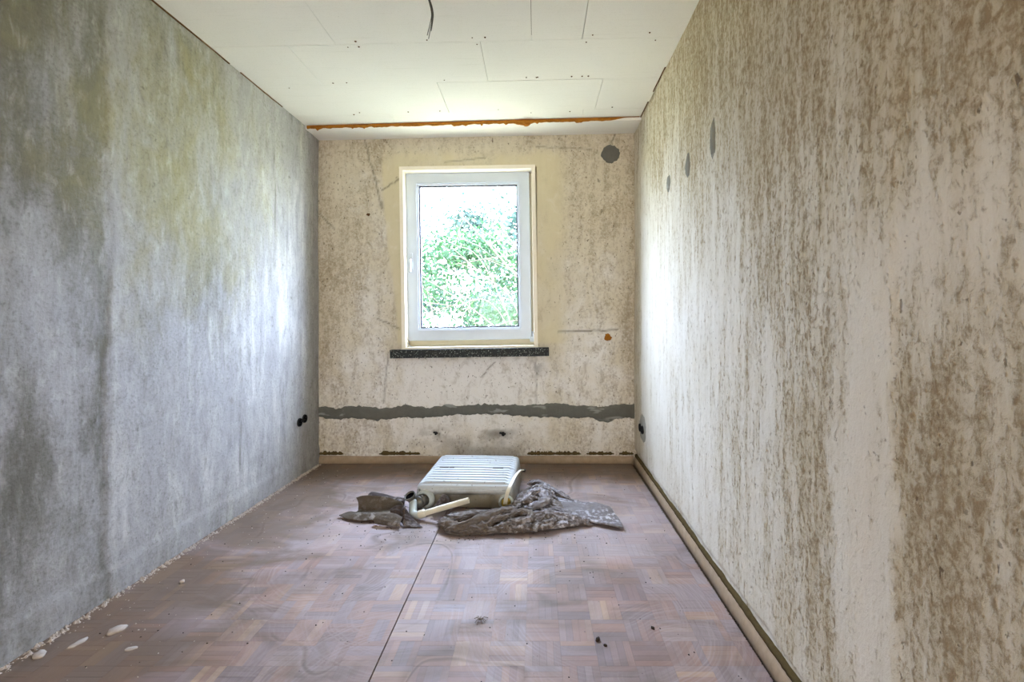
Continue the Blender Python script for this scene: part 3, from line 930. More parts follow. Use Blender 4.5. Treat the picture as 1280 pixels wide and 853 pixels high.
# screw heads
bm = bmesh.new()
sp = []
for y in (2.166, 2.596, 3.022, 3.45):
    for x in np.arange(-1.55, 0.7, 0.31):
        if R.random() < 0.75:
            sp.append((x + R.uniform(-.08, .08), y + R.choice((-0.03, 0.03)) + R.uniform(-.008, .008)))
for x, y in ((-0.338, 2.56), (-0.27, 2.56), (-0.06, 2.985), (0.01, 2.985), (0.22, 2.985), (0.285, 2.985), (0.30, 2.56), (-1.02, 2.62), (-0.96, 2.57), (-1.30, 3.45), (-1.26, 3.0), (0.6, 2.55)):
    sp.append((x, y))
for x, y in sp:
    r = R.uniform(0.0035, 0.0065)
    lathe_bm(bm, [(0, -0.0022), (r * 0.7, -0.002), (r, 0.001)], Matrix.Translation((x, y, ceil_z(x, y) - 0.0005)), 8)
sh = bm_obj('screw_heads', bm, M_rust, ceiling)
sh['kind'] = 'stuff'

# ------------------------------------------------------------------ mortar repairs and marks on the walls
def far_pt(x, z, off=0.0):
    return (x, YF - off, z)
def ragged_blob(name, to3d, u, v, ru, rv, mat, parent, thick=0.006, rag=0.25, seed=1, ns=40, nr=5):
    bm = bmesh.new()
    c = bm.verts.new(to3d(u, v, thick))
    rings = []
    for j in range(1, nr + 1):
        t = j / nr
        ring = []
        for k in range(ns):
            a = 2 * math.pi * k / ns
            w = 1 + rag * (float(fbm(np.array(2 + 2.2 * math.cos(a)), np.array(2 + 2.2 * math.sin(a)), 3, seed)) - 0.5) * 2
            h = thick * (1 - t ** 3) - 0.004 * (j == nr) + 0.002 * (R.random() - .5) * (j < nr)
            ring.append(bm.verts.new(to3d(u + ru * w * t * math.cos(a), v + rv * w * t * math.sin(a), h)))
        rings.append(ring)
    for k in range(ns):
        bm.faces.new((c, rings[0][k], rings[0][(k + 1) % ns]))
        for a, b in zip(rings, rings[1:]):
            bm.faces.new((a[k], a[(k + 1) % ns], b[(k + 1) % ns], b[k]))
    return bm_obj(name, bm, mat, parent, True)
# grey band of mortar right across the end wall
bm = bmesh.new()
n = 420
cols = []
for i in range(n):
    x = -1.735 + 2.525 * i / (n - 1)
    xa = np.array(x * 1.0)
    top = 0.452 + 0.018 * (x + 1.7) / 2.5 + 0.050 * (float(fbm(xa * 9, xa * 0, 4, 91)) - 0.5) + 0.022 * (float(fbm(xa * 38, xa * 0, 3, 92)) - 0.5)
    bot = 0.352 + 0.015 * (x + 1.7) / 2.5 + 0.060 * (float(fbm(xa * 6, xa * 0, 4, 95)) - 0.5) + 0.024 * (float(fbm(xa * 34, xa * 0, 3, 96)) - 0.5)
    bot += 0.022 * math.exp(-((x + .4) / .4) ** 2) - 0.030 * math.exp(-((x - 0.55) / 0.12) ** 2) - 0.02 * math.exp(-((x + 1.25) / .1) ** 2)
    cols.append([bm.verts.new(far_pt(x, top + (bot - top) * t, 0.005 + d + 0.002 * (R.random() - .5))) for t, d in ((0, -0.008), (0.06, 0.0), (0.25, 0.003), (0.5, 0.004), (0.75, 0.003), (0.94, 0.0), (1, -0.008))])
for a, b in zip(cols, cols[1:]):
    for k in range(6):
        bm.faces.new((a[k], b[k], b[k + 1], a[k + 1]))
o = bm_obj('mortar_band', bm, M_mortar, wf, True)
o['label'] = 'ragged grey mortar band across the wall'
ragged_blob('mortar_plug', far_pt, 0.592, 2.459, 0.083, 0.080, M_mortar, wf, 0.008, 0.22, 3)['label'] = 'round dark grey mortar plug near the ceiling'
ragged_blob('foam_plug', far_pt, 0.573, 1.000, 0.030, 0.030, M_foam, wf, 0.012, 0.3, 4)['label'] = 'orange foam plug right of the sill'
ragged_blob('foam_plug', far_pt, -1.335, 1.978, 0.016, 0.012, M_rust, wf, 0.006, 0.4, 6)
def right_pt(y, z, off=0.0):
    return (right_x(y) - off, y, z)
for (y, z, ry, rz, sd) in ((2.12, 1.945, 0.030, 0.088, 11), (2.475, 1.935, 0.034, 0.064, 12), (2.84, 1.945, 0.034, 0.056, 13)):
    ragged_blob('mortar_patch', right_pt, y, z, ry, rz, M_mortar_pale, wr, 0.009, 0.3, sd)
ragged_blob('mortar_patch', right_pt, 3.54, 0.355, 0.12, 0.11, M_patch, wr, 0.010, 0.3, 15)
# olive glue line left along the foot of the end wall
for (xa, xb) in ((-1.735, -1.53), (-1.245, -0.92), (-0.07, 0.36), (0.40, 0.62), (0.66, 0.775)):
    bm = bmesh.new()
    cols = []
    n = int((xb - xa) / 0.008)
    for i in range(n + 1):
        x = xa + (xb - xa) * i / n
        e = min(1, i / 4, (n - i) / 4)
        h = (0.012 + 0.016 * R.random()) * (0.3 + 0.7 * e)
        cols.append([bm.verts.new(far_pt(x, 0.072 + h * t, 0.008 + d + .003 * R.random())) for t, d in ((1, -0.008), (0.6, 0.002), (0.1, 0.004), (-0.3, -0.006))])
    for a, b in zip(cols, cols[1:]):
        for k in range(3):
            bm.faces.new((a[k], b[k], b[k + 1], a[k + 1]))
    bm_obj('glue_residue', bm, M_moss, wf, True)
# stubs of cut brackets with darker blotches around
for i, (x, z, s) in enumerate(((-0.795, 0.243, 0.7), (-0.262, 0.237, 1.0))):
    t = empty('bracket_stub', far_pt(x, z, 0.0))
    tag(t, ('smaller black bracket stub in the end wall, left of the tank', 'larger black bracket stub in the end wall above the tank right half')[i], 'bracket', 'cut bracket stubs low on the end wall')
    bm = bmesh.new()
    lathe_bm(bm, [(0, 0.034), (0.012 * s, 0.032), (0.014 * s, 0.02), (0.013 * s, -0.01)], frame_mtx((0, 0, 0), (0.1, -1, -0.15)), 10)
    bm_obj('stub', bm, M_black, t)
    bm = bmesh.new()
    vs = box_bm(bm, -0.030 * s, 0.022 * s, -0.014, 0.006, -0.006, 0.006)
    bmesh.ops.rotate(bm, verts=bm.verts, cent=(0, 0, 0), matrix=Matrix.Rotation(0.2, 3, 'Y'))
    bm_obj('plate', bm, M_black, t, bevel=0.002)

# sockets: open round boxes in the left wall and right wall
def socket(loc, d, label, group, r=0.031):
    t = empty('socket_box', loc)
    tag(t, label, 'socket', group)
    bm = bmesh.new()
    mt = frame_mtx((0, 0, 0), d)
    lathe_bm(bm, [(r * 0.86, -0.012), (r * 0.86, 0.004), (r * 0.95, 0.007), (r, 0.004), (r, -0.012)], mt, 24)
    bm_obj('rim', bm, M_black, t, True)
    bm = bmesh.new()
    lathe_bm(bm, [(0, 0.0028), (r * 0.5, 0.0032), (r * 0.9, 0.0035)], mt, 24)
    bm_obj('well', bm, M_dark, t)
    bm = bmesh.new()
    lathe_bm(bm, [(0, 0.0075), (0.004, 0.007), (0.005, 0.003)], mt @ Matrix.Translation((0.010, 0.008, 0)), 8)
    lathe_bm(bm, [(0, 0.0075), (0.004, 0.007), (0.005, 0.003)], mt @ Matrix.Translation((-0.010, -0.006, 0)), 8)
    bm_obj('terminal', bm, M_black, t)
for y, z, lb in ((3.535, 0.392, 'nearer black round socket box in the left grey wall'), (3.607, 0.404, 'farther black round socket box in the left grey wall')):
    socket((left_x(y) + 0.004 + float(left_disp(np.array(y), np.array(z))), y, z), (1, 0, 0), lb, 'socket boxes in the left wall')
for y, lb in ((3.50, 'nearer black socket box in a mortar patch on the right wall'), (3.575, 'farther grey socket box in a mortar patch on the right wall')):
    socket((right_x(y) - 0.012, y, 0.345), (-1, 0, 0), lb, 'socket boxes in the right wall', 0.030)

# ------------------------------------------------------------------ baseboards
def rough_strip(name, pts, h, th, nrm, mat, seed, label):
    """low lath along the foot of a wall with a worn upper edge; pts are floor points"""
    bm = bmesh.new()
    a, b = Vector(pts[0]), Vector(pts[1])
    n = int((b - a).length / 0.03)
    nrm = Vector(nrm)
    rings = []
    for i in range(n + 1):
        p = a.lerp(b, i / n)
        s = p.x + p.y * 1.7
        hh = h + 0.008 * (float(fbm(np.array(s * 6), np.array(0.0), 3, seed)) - 0.5)
        t2 = th + 0.004 * (float(fbm(np.array(s * 9), np.array(4.0), 2, seed)) - 0.5)
        rings.append([bm.verts.new(p + nrm * d + Vector((0, 0, z))) for d, z in ((0, -0.01), (t2 * 1.1, -0.01), (t2, hh * 0.55), (t2 * 0.8, hh * 0.9), (t2 * 0.45, hh), (0, hh))])
    for r0, r1 in zip(rings, rings[1:]):
        for k in range(6):
            bm.faces.new((r0[k], r0[(k + 1) % 6], r1[(k + 1) % 6], r1[k]))
    bm.faces.new(rings[0]); bm.faces.new(rings[-1])
    return tag(bm_obj(name, bm, mat, None, True), label, 'baseboard', kind='structure')
rough_strip('baseboard_far', ((-1.74, YF + 0.012, 0), (0.775, YF + 0.012, 0)), 0.058, 0.026, (0, -1, 0), M_lath, 101, 'dusty beige lath along the foot of the end wall')
rough_strip('baseboard_right', ((right_x(3.83) + 0.018, 3.83, 0), (right_x(0.4) + 0.018, 0.4, 0)), 0.058, 0.026, (-1, 0, 0), M_lath, 103, 'worn pinkish lath along the foot of the right wall')
br = bpy.data.objects['baseboard_right']
bm = bmesh.new()
rings = []
for i in range(170):
    y = 3.82 - 2.6 * i / 169
    x = right_x(y)
    h = 0.022 + 0.014 * (float(fbm(np.array(y * 11), np.array(0.0), 3, 105)) - 0.5)
    rings.append([bm.verts.new(p) for p in ((x + 0.012, y, 0.060), (x - 0.001 - .003 * R.random(), y, 0.062), (x - 0.001 - .002 * R.random(), y, 0.062 + h * .7), (x + 0.012, y, 0.062 + h))])
for a, b in zip(rings, rings[1:]):
    for k in range(3):
        bm.faces.new((a[k], a[k + 1], b[k + 1], b[k]))
o = bm_obj('glue_line', bm, M_moss, br, True)
o['label'] = 'olive brown glue line above the lath'

# ------------------------------------------------------------------ window
win = empty('window_1', (-0.53, YF, 1.16), (0, math.radians(-0.9), 0))
tag(win, 'white plastic window with one sash in the end wall', 'window', kind='structure')
def ring_frame(name, x0, x1, z0, z1, w, y0, y1, mat, parent, bevel=0.004, wb=None):
    """four mitred profiles as one frame; w width of the profile"""
    wb = w if wb is None else wb
    bm = bmesh.new()
    o = [(x0, z0), (x1, z0), (x1, z1), (x0, z1)]
    i = [(x0 + w, z0 + wb), (x1 - w, z0 + wb), (x1 - w, z1 - w), (x0 + w, z1 - w)]
    V = [[bm.verts.new((x, y, z)) for x, z in L] for L, y in ((o, y0), (i, y0), (o, y1), (i, y1))]
    for k in range(4):
        k2 = (k + 1) % 4
        bm.faces.new((V[0][k], V[0][k2], V[1][k2], V[1][k]))
        bm.faces.new((V[2][k2], V[2][k], V[3][k], V[3][k2]))
        bm.faces.new((V[0][k2], V[0][k], V[2][k], V[2][k2]))
        bm.faces.new((V[1][k], V[1][k2], V[3][k2], V[3][k]))
    return bm_obj(name, bm, mat, parent, False, bevel)
# local coordinates: x about -0.53, z about 1.16; pixel scale at the frame plane 1/152 m
ring_frame('fixed_frame', -0.565, 0.565, -0.27, 1.235, 0.105, 0.135, 0.20, M_pvc_cream, win, 0.004, 0.10)
ring_frame('reveal_lining', -0.540, 0.543, -0.262, 1.208, 0.032, -0.010, 0.134, M_white, win, 0.003)['label'] = 'white lining of the reveal with glow put into its colour'
ring_frame('sash', -0.510, 0.492, -0.183, 1.178, 0.088, 0.075, 0.145, M_pvc, win, 0.006)
ring_frame('glazing_bead', -0.424, 0.406, -0.097, 1.092, 0.014, 0.082, 0.120, M_pvc, win, 0.003)
ring_frame('seal', -0.412, 0.394, -0.085, 1.080, 0.013, 0.094, 0.118, M_seal, win, 0.0)
gm = M('window_glass', 0.0, 0.5)
nt = gm.nt
tr = gm.node('ShaderNodeBsdfTransparent'); gl = gm.node('ShaderNodeBsdfGlossy'); gl.inputs['Roughness'].default_value = 0.02
mx = gm.node('ShaderNodeMixShader')
mx.inputs[0].default_value = 0.007; gm.L(tr.outputs[0], mx.inputs[1]); gm.L(gl.outputs[0], mx.inputs[2])
gm.L(mx.outputs[0], nt.nodes['Material Output'].inputs['Surface'])
box('glass_pane', -0.408, 0.390, 0.106, 0.112, -0.082, 1.076, gm.mat, win)
# handle
h = box('handle', -0.488, -0.460, 0.066, 0.076, 0.395, 0.530, M_pvc, win, 0.004)
lv = tube('lever', smooth_path([(-0.474, 0.070, 0.475), (-0.474, 0.045, 0.472), (-0.474, 0.028, 0.455), (-0.474, 0.024, 0.42), (-0.474, 0.026, 0.37)], 6), lambda t: 0.009 + 0.002 * t, M_chrome, h, 10)
# hinge at the lower right corner
hg = tube('hinge', [(0.503, 0.085, -0.20), (0.503, 0.085, -0.12)], 0.011, M_pvc, win, 10)
box('hinge_plate', 0.478, 0.512, 0.062, 0.080, -0.205, -0.165, M_pvc, win, 0.003)
# loose white seal strip hanging at the lower left
tube('loose_seal', smooth_path([(-0.515, 0.09, -0.195), (-0.49, 0.05, -0.222), (-0.43, 0.03, -0.238), (-0.30, 0.02, -0.2425), (-0.05, 0.02, -0.2425)], 8), 0.004, M_pvc, win, 6)
# red brown primer stripe on the left reveal edge
box('primer_mark', -0.531, -0.517, 0.128, 0.1345, 0.25, 0.52, simple('red_primer', rgb(214, 128, 100), 0.8), win)
sl = box('sill', -0.622, 0.628, -0.055, 0.19, -0.313, -0.246, M_terr, win, 0.003)
sl['label'] = 'dark green black terrazzo sill slab with white chips'

# ------------------------------------------------------------------ hanging ceiling cable
cb = empty('ceiling_cable', (-0.490, 2.2, ceil_z(-0.49, 2.2)))
tag(cb, 'cut grey cable with loose wire ends hanging from the ceiling', 'cable')
for k, (ex, L, dx) in enumerate(((-0.016, 0.155, 0.0), (-0.013, 0.175, 0.004), (-0.009, 0.180, 0.0065), (-0.012, 0.215, 0.0025), (-0.010, 0.20, -0.002))):
    p = smooth_path([(-0.012 + 0.3 * dx, 0.01 * k - .02, 0.0), (0.005 + dx, 0.003 * k, -0.05), (0.016 + dx, 0, -0.10), (0.014 + dx, -0.002 * k, -0.14), (0.010 + dx + ex * (L - .1) * 9 * .6 - 0.004 * k + 0.008, 0, -L)], 6)
    tube('wire', p, 0.0016, M_wire, cb, 6)

# ------------------------------------------------------------------ the ribbed tank on the floor
TKX, TKY = -0.430, 2.885
tank = empty('ribbed_tank', (TKX, TKY, 0.0), (0, 0, math.radians(-2.5)))
tag(tank, 'grimy white ribbed plastic tank lying on its back on the rags', 'tank')
W2, TD, TH = 0.302, 0.60, 0.165       # half width at the foot, depth, height
def tank_section(y, inset, top, nb=5, z0=0.012):
    """one cross-section, from the left foot over the top to the right foot"""
    r = 0.028
    wb, wt = W2 - inset, W2 - 0.014 - inset
    pts = [(-wb, z0), (-wb + 0.004, z0 + (top - z0) * 0.35)]
    for k in range(nb + 1):
        a = math.pi / 2 * k / nb
        pts.append((-wt + r - r * math.cos(a), top - r + r * math.sin(a)))
    for t in (-0.66, -0.33, 0, 0.33, 0.66):
        pts.append((t * (wt - r), top))
    for k in range(nb + 1):
        a = math.pi / 2 * (1 - k / nb)
        pts.append((wt - r + r * math.cos(a), top - r + r * math.sin(a)))
    pts += [(wb - 0.004, z0 + (top - z0) * 0.35), (wb, z0)]
    return [(x, y, z) for x, z in pts]
bm = bmesh.new()
secs = []
for y, ins, dz in ((0.0, 0.016, -0.026), (0.004, 0.008, -0.014), (0.012, 0.002, -0.005), (0.024, 0.0, 0), (0.3, 0, 0), (TD - 0.024, 0, 0), (TD - 0.006, 0.004, -0.008), (TD, 0.012, -0.02)):
    secs.append([bm.verts.new(p) for p in tank_section(y, ins, TH - 0.006 + dz)])
for a, b in zip(secs, secs[1:]):
    for k in range(len(a) - 1):
        bm.faces.new((a[k], a[k + 1], b[k + 1], b[k]))
bm.faces.new(secs[-1])
# front face as a grid, with the wide recess pressed into it
NX, NZ = 44, 16
def recess(x, z):
    a = float(sstep(-0.205, -0.165, np.array(x)) * sstep(0.195, 0.150, np.array(x)))
    b = float(sstep(0.108, 0.088, np.array(z)))
    return 0.030 * a * b + 0.006 * float(sstep(0.118, 0.104, np.array(z)))
first = secs[0]
left_side = first[:8]; right_side = list(reversed(first[-8:])); 
grid = []
for j in range(NZ + 1):
    z = 0.012 + (TH - 0.032 - 0.012) * j / NZ
    w = W2 - 0.016 - 0.012 * j / NZ
    row = []
    for i in range(NX + 1):
        x = -w + 2 * w * i / NX
        e = max(0.0, abs(i / NX * 2 - 1) - 0.94) / 0.06
        row.append(bm.verts.new((x, -0.001 + recess(x, z) + 0.004 * e, z)))
    grid.append(row)
for j in range(NZ):
    for i in range(NX):
        bm.faces.new((grid[j][i], grid[j][i + 1], grid[j + 1][i + 1], grid[j + 1][i]))
# stitch the grid to the first section
top_row = grid[-1]
mid = [v for v in first if v.co.z > TH - 0.045]
for k in range(len(mid) - 1):
    i0, i1 = int(round(k / (len(mid) - 1) * NX)), int(round((k + 1) / (len(mid) - 1) * NX))
    vs_ = [mid[k], mid[k + 1]] + [top_row[i] for i in range(i1, i0 - 1, -1)]
    bm.faces.new(vs_)
sides = [v for v in first if v.co.z <= TH - 0.045]
ls = [v for v in sides if v.co.x < 0]; rs = [v for v in sides if v.co.x > 0]
bm.faces.new(ls + [mid[0]] + [grid[j][0] for j in range(NZ, -1, -1)])
bm.faces.new([grid[j][NX] for j in range(NZ + 1)] + [mid[-1]] + rs)
body = bm_obj('body', bm, M_tank, tank, True)
def ribbed(name, ya, yb, nrib, xi, z0):
    """plate with raised cross ribs and rounded ends"""
    bm = bmesh.new()
    rows_ = []
    N = nrib * 16
    wt = W2 - 0.018
    for i in range(N + 1):
        t = i / N
        y = ya + (yb - ya) * t
        ph = (t * nrib) % 1.0
        h = 0.011 * float(sstep(0.0, 0.16, np.array(ph)) * sstep(0.72, 0.56, np.array(ph)))
        e = min(1.0, min(t, 1 - t) * N / 2)
        z = z0 + h * e
        rows_.append([bm.verts.new(p) for p in ((-wt - 0.002, y, z0 - 0.026), (-wt + 0.004, y, z0 - 0.009), (-wt + 0.016, y, z0 - 0.001), (-wt + 0.032, y, z0 + (z - z0) * .5), (-wt + 0.045, y, z), (0, y, z + 0.001),
                                               (wt - 0.045, y, z), (wt - 0.032, y, z0 + (z - z0) * .5), (wt - 0.016, y, z0 - 0.001), (wt - 0.004, y, z0 - 0.009), (wt + 0.002, y, z0 - 0.026))])
    for a, b in zip(rows_, rows_[1:]):
        for k in range(10):
            bm.faces.new((a[k], a[k + 1], b[k + 1], b[k]))
    bm.faces.new(list(reversed(rows_[0]))); bm.faces.new(rows_[-1])
    return bm_obj(name, bm, M_tank, tank, True)
p1 = ribbed('ribbed_panel', 0.022, 0.300, 6, 0, TH - 0.004)
p2 = ribbed('ribbed_panel', 0.306, 0.585, 6, 0, TH - 0.002)
p1['label'] = 'front ribbed half of the lid'
p2['label'] = 'rear ribbed half of the lid'
# chips out of the joint between the two halves
M_grime = simple('grime_black', rgb(60, 52, 44), 0.9)
for x, w in ((0.155, 0.022), (0.19, 0.012), (-0.19, 0.03), (-0.14, 0.016)):
    box('broken_edge', x - w, x + w, 0.296, 0.311, TH - 0.003, TH + 0.0045, M_grime, tank, 0.001)
# outlets on the front
M_collar = simple('bluish_white_plastic', rgb(198, 210, 212), 0.4, 0.4, rgb(150, 150, 138), 18)
M_yellow = simple('yellowed_rubber', rgb(176, 152, 62), 0.7, 0.3, rgb(120, 96, 40), 40)
M_grease = simple('dirty_galvanised', rgb(120, 118, 110), 0.5, 0.4, rgb(66, 62, 56), 50, 0.3, 0.4)
bm = bmesh.new()
lathe_bm(bm, [(0.062, 0.0), (0.058, 0.014), (0.050, 0.024), (0.040, 0.028), (0.036, 0.022), (0.036, 0.0)], frame_mtx((-0.238, 0.012, 0.068), (-0.15, -1, 0.05)), 28)
bm_obj('outlet_collar', bm, M_collar, tank, True)
bm = bmesh.new()
lathe_bm(bm, [(0.046, 0.0), (0.043, 0.014), (0.034, 0.022), (0.030, 0.016), (0.030, 0.004), (0, 0.004)], frame_mtx((0.250, 0.008, 0.062), (0.1, -1, 0.05)), 28)
oc = bm_obj('outlet_collar', bm, M_collar, tank, True)
bm = bmesh.new()
lathe_bm(bm, [(0.029, 0.0), (0.028, 0.020), (0.018, 0.026), (0, 0.024)], frame_mtx((0.252, 0.004, 0.058), (0.1, -1, 0.0)), 20)
bm_obj('rubber_plug', bm, M_yellow, tank, True)
# siphon at the left outlet: nut rings, open cup, elbow, long pipe
EX = Vector((-0.285, -0.055, 0.068))
bm = bmesh.new()
d0 = Vector((-0.55, -0.75, -0.1)).normalized()
s0 = Vector((-0.242, 0.0, 0.068))
mt = frame_mtx(s0, d0)
lathe_bm(bm, [(0.034, -0.01), (0.034, 0.012), (0.038, 0.014), (0.038, 0.022), (0.031, 0.024), (0.031, 0.030), (0.037, 0.032), (0.037, 0.042), (0.030, 0.045), (0.028, 0.06), (0, 0.06)], mt, 24)
bm_obj('union_nut', bm, M_grease, tank, True)
bm = bmesh.new()
cup = Vector((-0.300, -0.045, 0.085))
mt = frame_mtx(cup, (-0.30, -0.42, 0.86))
lathe_bm(bm, [(0, -0.010), (0.024, -0.010), (0.026, 0.018), (0.033, 0.022), (0.034, 0.036), (0.030, 0.037), (0.028, 0.022), (0.022, 0.016), (0.020, -0.002), (0, -0.004)], mt, 24)
cp = bm_obj('siphon_cup', bm, M_grease, tank, True)
bm = bmesh.new()
lathe_bm(bm, [(0, 0.0265), (0.026, 0.0265), (0.0275, 0.0265)], mt, 20)
bm_obj('cup_mouth', bm, M_dark, cp)
el = smooth_path([(-0.290, -0.050, 0.075), (-0.283, -0.085, 0.050), (-0.272, -0.115, 0.030), (-0.245, -0.128, 0.027), (-0.205, -0.130, 0.036)], 6)
tube('elbow', el, lambda t: 0.024 - 0.004 * t, M_collar, tank, 16)
M_pipe = simple('cream_plastic_pipe', rgb(228, 224, 208), 0.4, 0.4, rgb(196, 188, 164), 14)
bm = bmesh.new()
pa, pb = Vector((-0.235, -0.130, 0.030)), Vector((0.052, -0.130, 0.118))
dirp = (pb - pa).normalized()
lathe_bm(bm, [(0.0165, 0), (0.0165, (pb - pa).length), (0.0138, (pb - pa).length), (0.0138, (pb - pa).length - 0.05), (0, (pb - pa).length - 0.05)], frame_mtx(pa, dirp), 20)
lathe_bm(bm, [(0.0185, -0.002), (0.0225, 0.002), (0.0225, 0.035), (0.0185, 0.04)], frame_mtx(pa, dirp), 20)
pp = bm_obj('drain_pipe', bm, M_pipe, tank, True)
bm = bmesh.new()
lathe_bm(bm, [(0, 0), (0.0137, 0)], frame_mtx(pb - dirp * 0.012, dirp), 16)
bm_obj('pipe_mouth', bm, M_dark, pp)
# bent strap over the right front corner
path = smooth_path([(0.250, -0.030, 0.060), (0.255, -0.034, 0.095), (0.266, -0.030, 0.135), (0.282, 0.02, 0.166), (0.300, 0.12, 0.182), (0.322, 0.24, 0.176), (0.336, 0.285, 0.160)], 8)
bm = bmesh.new()
rings = []
for i, p in enumerate(path):
    T = (path[min(i + 1, len(path) - 1)] - path[max(i - 1, 0)]).normalized()
    S = Vector((1, 0.25, 0.1)); S = (S - T * S.dot(T)).normalized()
    N = T.cross(S).normalized()
    w = 0.012 - 0.004 * i / len(path)
    rings.append([bm.verts.new(p + S * a * w + N * b * 0.0025) for a, b in ((-1, -1), (1, -1), (1, 1), (-1, 1))])
for a, b in zip(rings, rings[1:]):
    for k in range(4):
        bm.faces.new((a[k], a[(k + 1) % 4], b[(k + 1) % 4], b[k]))
bm.faces.new(rings[0]); bm.faces.new(rings[-1])
st_ = bm_obj('strap', bm, M_pipe, tank)
box('strap_tip', 0.325, 0.350, 0.278, 0.300, 0.150, 0.166, M_black, tank, 0.003)

# ------------------------------------------------------------------ rags and felt around the tank
def finish_cloth(o, thick, sub=1):
    m = o.modifiers.new('thickness', 'SOLIDIFY'); m.thickness = thick; m.offset = 1.0
    if sub:
        m = o.modifiers.new('smooth', 'SUBSURF'); m.levels = m.render_levels = sub
    return o
def grid_faces(nu, nv):
    idx = np.arange(nu * nv).reshape(nv, nu)
    return np.stack([idx[:-1, :-1], idx[:-1, 1:], idx[1:, 1:], idx[1:, :-1]], -1).reshape(-1, 4).tolist()
def control_sheet(rows, n=7):
    """smooth surface through a grid of control points"""
    fine = [smooth_path(r, n) for r in rows]
    cols = [smooth_path([r[i] for r in fine], n) for i in range(len(fine[0]))]
    nu, nv = len(cols), len(cols[0])
    co = np.array([[tuple(cols[i][j]) for i in range(nu)] for j in range(nv)]).reshape(-1, 3)
    return co, grid_faces(nu, nv)
def ridged(x, y, seed):
    return 1 - np.abs(2 * fbm(x, y, 3, seed) - 1) * 1.6
def crinkle(co, amp, fr, seed):
    co = co.copy()
    k = ridged(co[:, 0] * fr * .6, co[:, 1] * fr + co[:, 2] * fr, seed) - 0.6
    co[:, 2] = np.maximum(0.001, co[:, 2] + amp * 2 * k * np.clip(co[:, 2] / 0.02, 0.25, 1))
    co[:, 1] += amp * 1.2 * (fbm(co[:, 0] * fr + 9, co[:, 2] * fr * 2, 3, seed + 2) - 0.5)
    return co
def sheet_thing(name, co, f, mat, label, cat, thick):
    base = (float(co[:, 0].mean()), float(co[:, 1].mean()), 0.0)
    co = co - np.array(base)
    co[:, 2] += 0.003
    o = pydata(name, co.tolist(), f, mat, None, True)
    o.location = base
    finish_cloth(o, thick)
    return tag(o, label, cat)
def fold(path, rad, mat, parent, seed, turns=1.2, a0=-0.6, amp=0.008, flat=0.8, along=9.0, across=1.9):
    """bunched cloth: a spiral cross-section swept along a spine, wrinkled lengthwise"""
    org = parent.location
    P = smooth_path(path, 12)
    n, ns = len(P), 34
    vs = []
    for i, p in enumerate(P):
        t = i / (n - 1)
        T = (P[min(i + 1, n - 1)] - P[max(i - 1, 0)]).normalized()
        S = Vector((T.y, -T.x, 0)).normalized()
        r = float(np.interp(t, np.linspace(0, 1, len(rad)), rad))
        wob = 0.5 * (float(vnoise(np.array(t * 5.0), np.array(0.5), seed)) - 0.5)
        for k in range(ns):
            q = k / (ns - 1)
            a = a0 + wob + turns * 2 * math.pi * q
            rr = r * (1 - 0.38 * q)
            rr += 2.1 * amp * (float(ridged(np.array(t * along), np.array(a * across), seed)) - 0.55)
            rr += amp * 1.2 * (float(vnoise(np.array(t * along * 2.2), np.array(a * 0.8), seed + 4)) - 0.5)
            v = p + S * (rr * math.cos(a)) + Vector((0, 0, rr * math.sin(a) * flat)) + T * (0.012 * math.sin(a * 2 + seed))
            v.z = max(v.z, 0.004)
            vs.append(v - org)
    o = pydata('fold', vs, grid_faces(ns, n), mat, parent, True)
    return finish_cloth(o, 0.004)

M_ragA = mat_cloth('dirty_brown_rag', rgb(132, 122, 115), rgb(82, 72, 64), 0.65)
M_ragB = mat_cloth('dusty_carpet', rgb(154, 150, 152), rgb(108, 100, 98), 0.95, rgb(206, 204, 212))
M_felt = mat_cloth('grey_felt', rgb(114, 106, 96), rgb(82, 72, 62), 0.5)
M_feltd = mat_cloth('dark_felt', rgb(92, 82, 78), rgb(58, 50, 48), 0.45)

rag = empty('crumpled_rag', (-0.12, 2.68, 0))
tag(rag, 'crumpled brown grey rag bunched in folds in front and right of the tank', 'rag')
# low layer that carries the folds
co, f = control_sheet([
    [(-.53, 2.66, .006), (-.46, 2.565, .006), (-.33, 2.560, .006), (-.18, 2.585, .006), (-.03, 2.600, .006), (.10, 2.632, .006), (.22, 2.665, .006), (.31, 2.69, .006)],
    [(-.52, 2.70, .030), (-.44, 2.62, .018), (-.33, 2.620, .016), (-.18, 2.640, .014), (-.02, 2.660, .022), (.10, 2.690, .022), (.21, 2.710, .026), (.30, 2.71, .016)],
    [(-.51, 2.74, .030), (-.42, 2.72, .024), (-.32, 2.720, .014), (-.18, 2.730, .022), (-.03, 2.760, .030), (.08, 2.790, .030), (.18, 2.790, .030), (.28, 2.74, .018)],
    [(-.50, 2.78, .022), (-.42, 2.78, .030), (-.32, 2.790, .030), (-.18, 2.795, .034), (-.07, 2.880, .060), (.04, 2.900, .062), (.15, 2.880, .036), (.24, 2.80, .018)],
    [(-.49, 2.82, .010), (-.42, 2.835, .020), (-.32, 2.845, .020), (-.20, 2.840, .024), (-.075, 2.98, .072), (.01, 3.020, .062), (.12, 3.000, .034), (.22, 2.90, .012)],
    [(-.48, 2.83, .006), (-.42, 2.845, .010), (-.32, 2.850, .010), (-.22, 2.848, .012), (-.068, 3.10, .060), (.00, 3.160, .040), (.09, 3.120, .018), (.20, 3.00, .006)]], 8)
lay = pydata('underlayer', (crinkle(co, 0.012, 13, 31) - np.array((-0.12, 2.68, -0.002))).tolist(), f, M_ragA, rag, True)
finish_cloth(lay, 0.005)
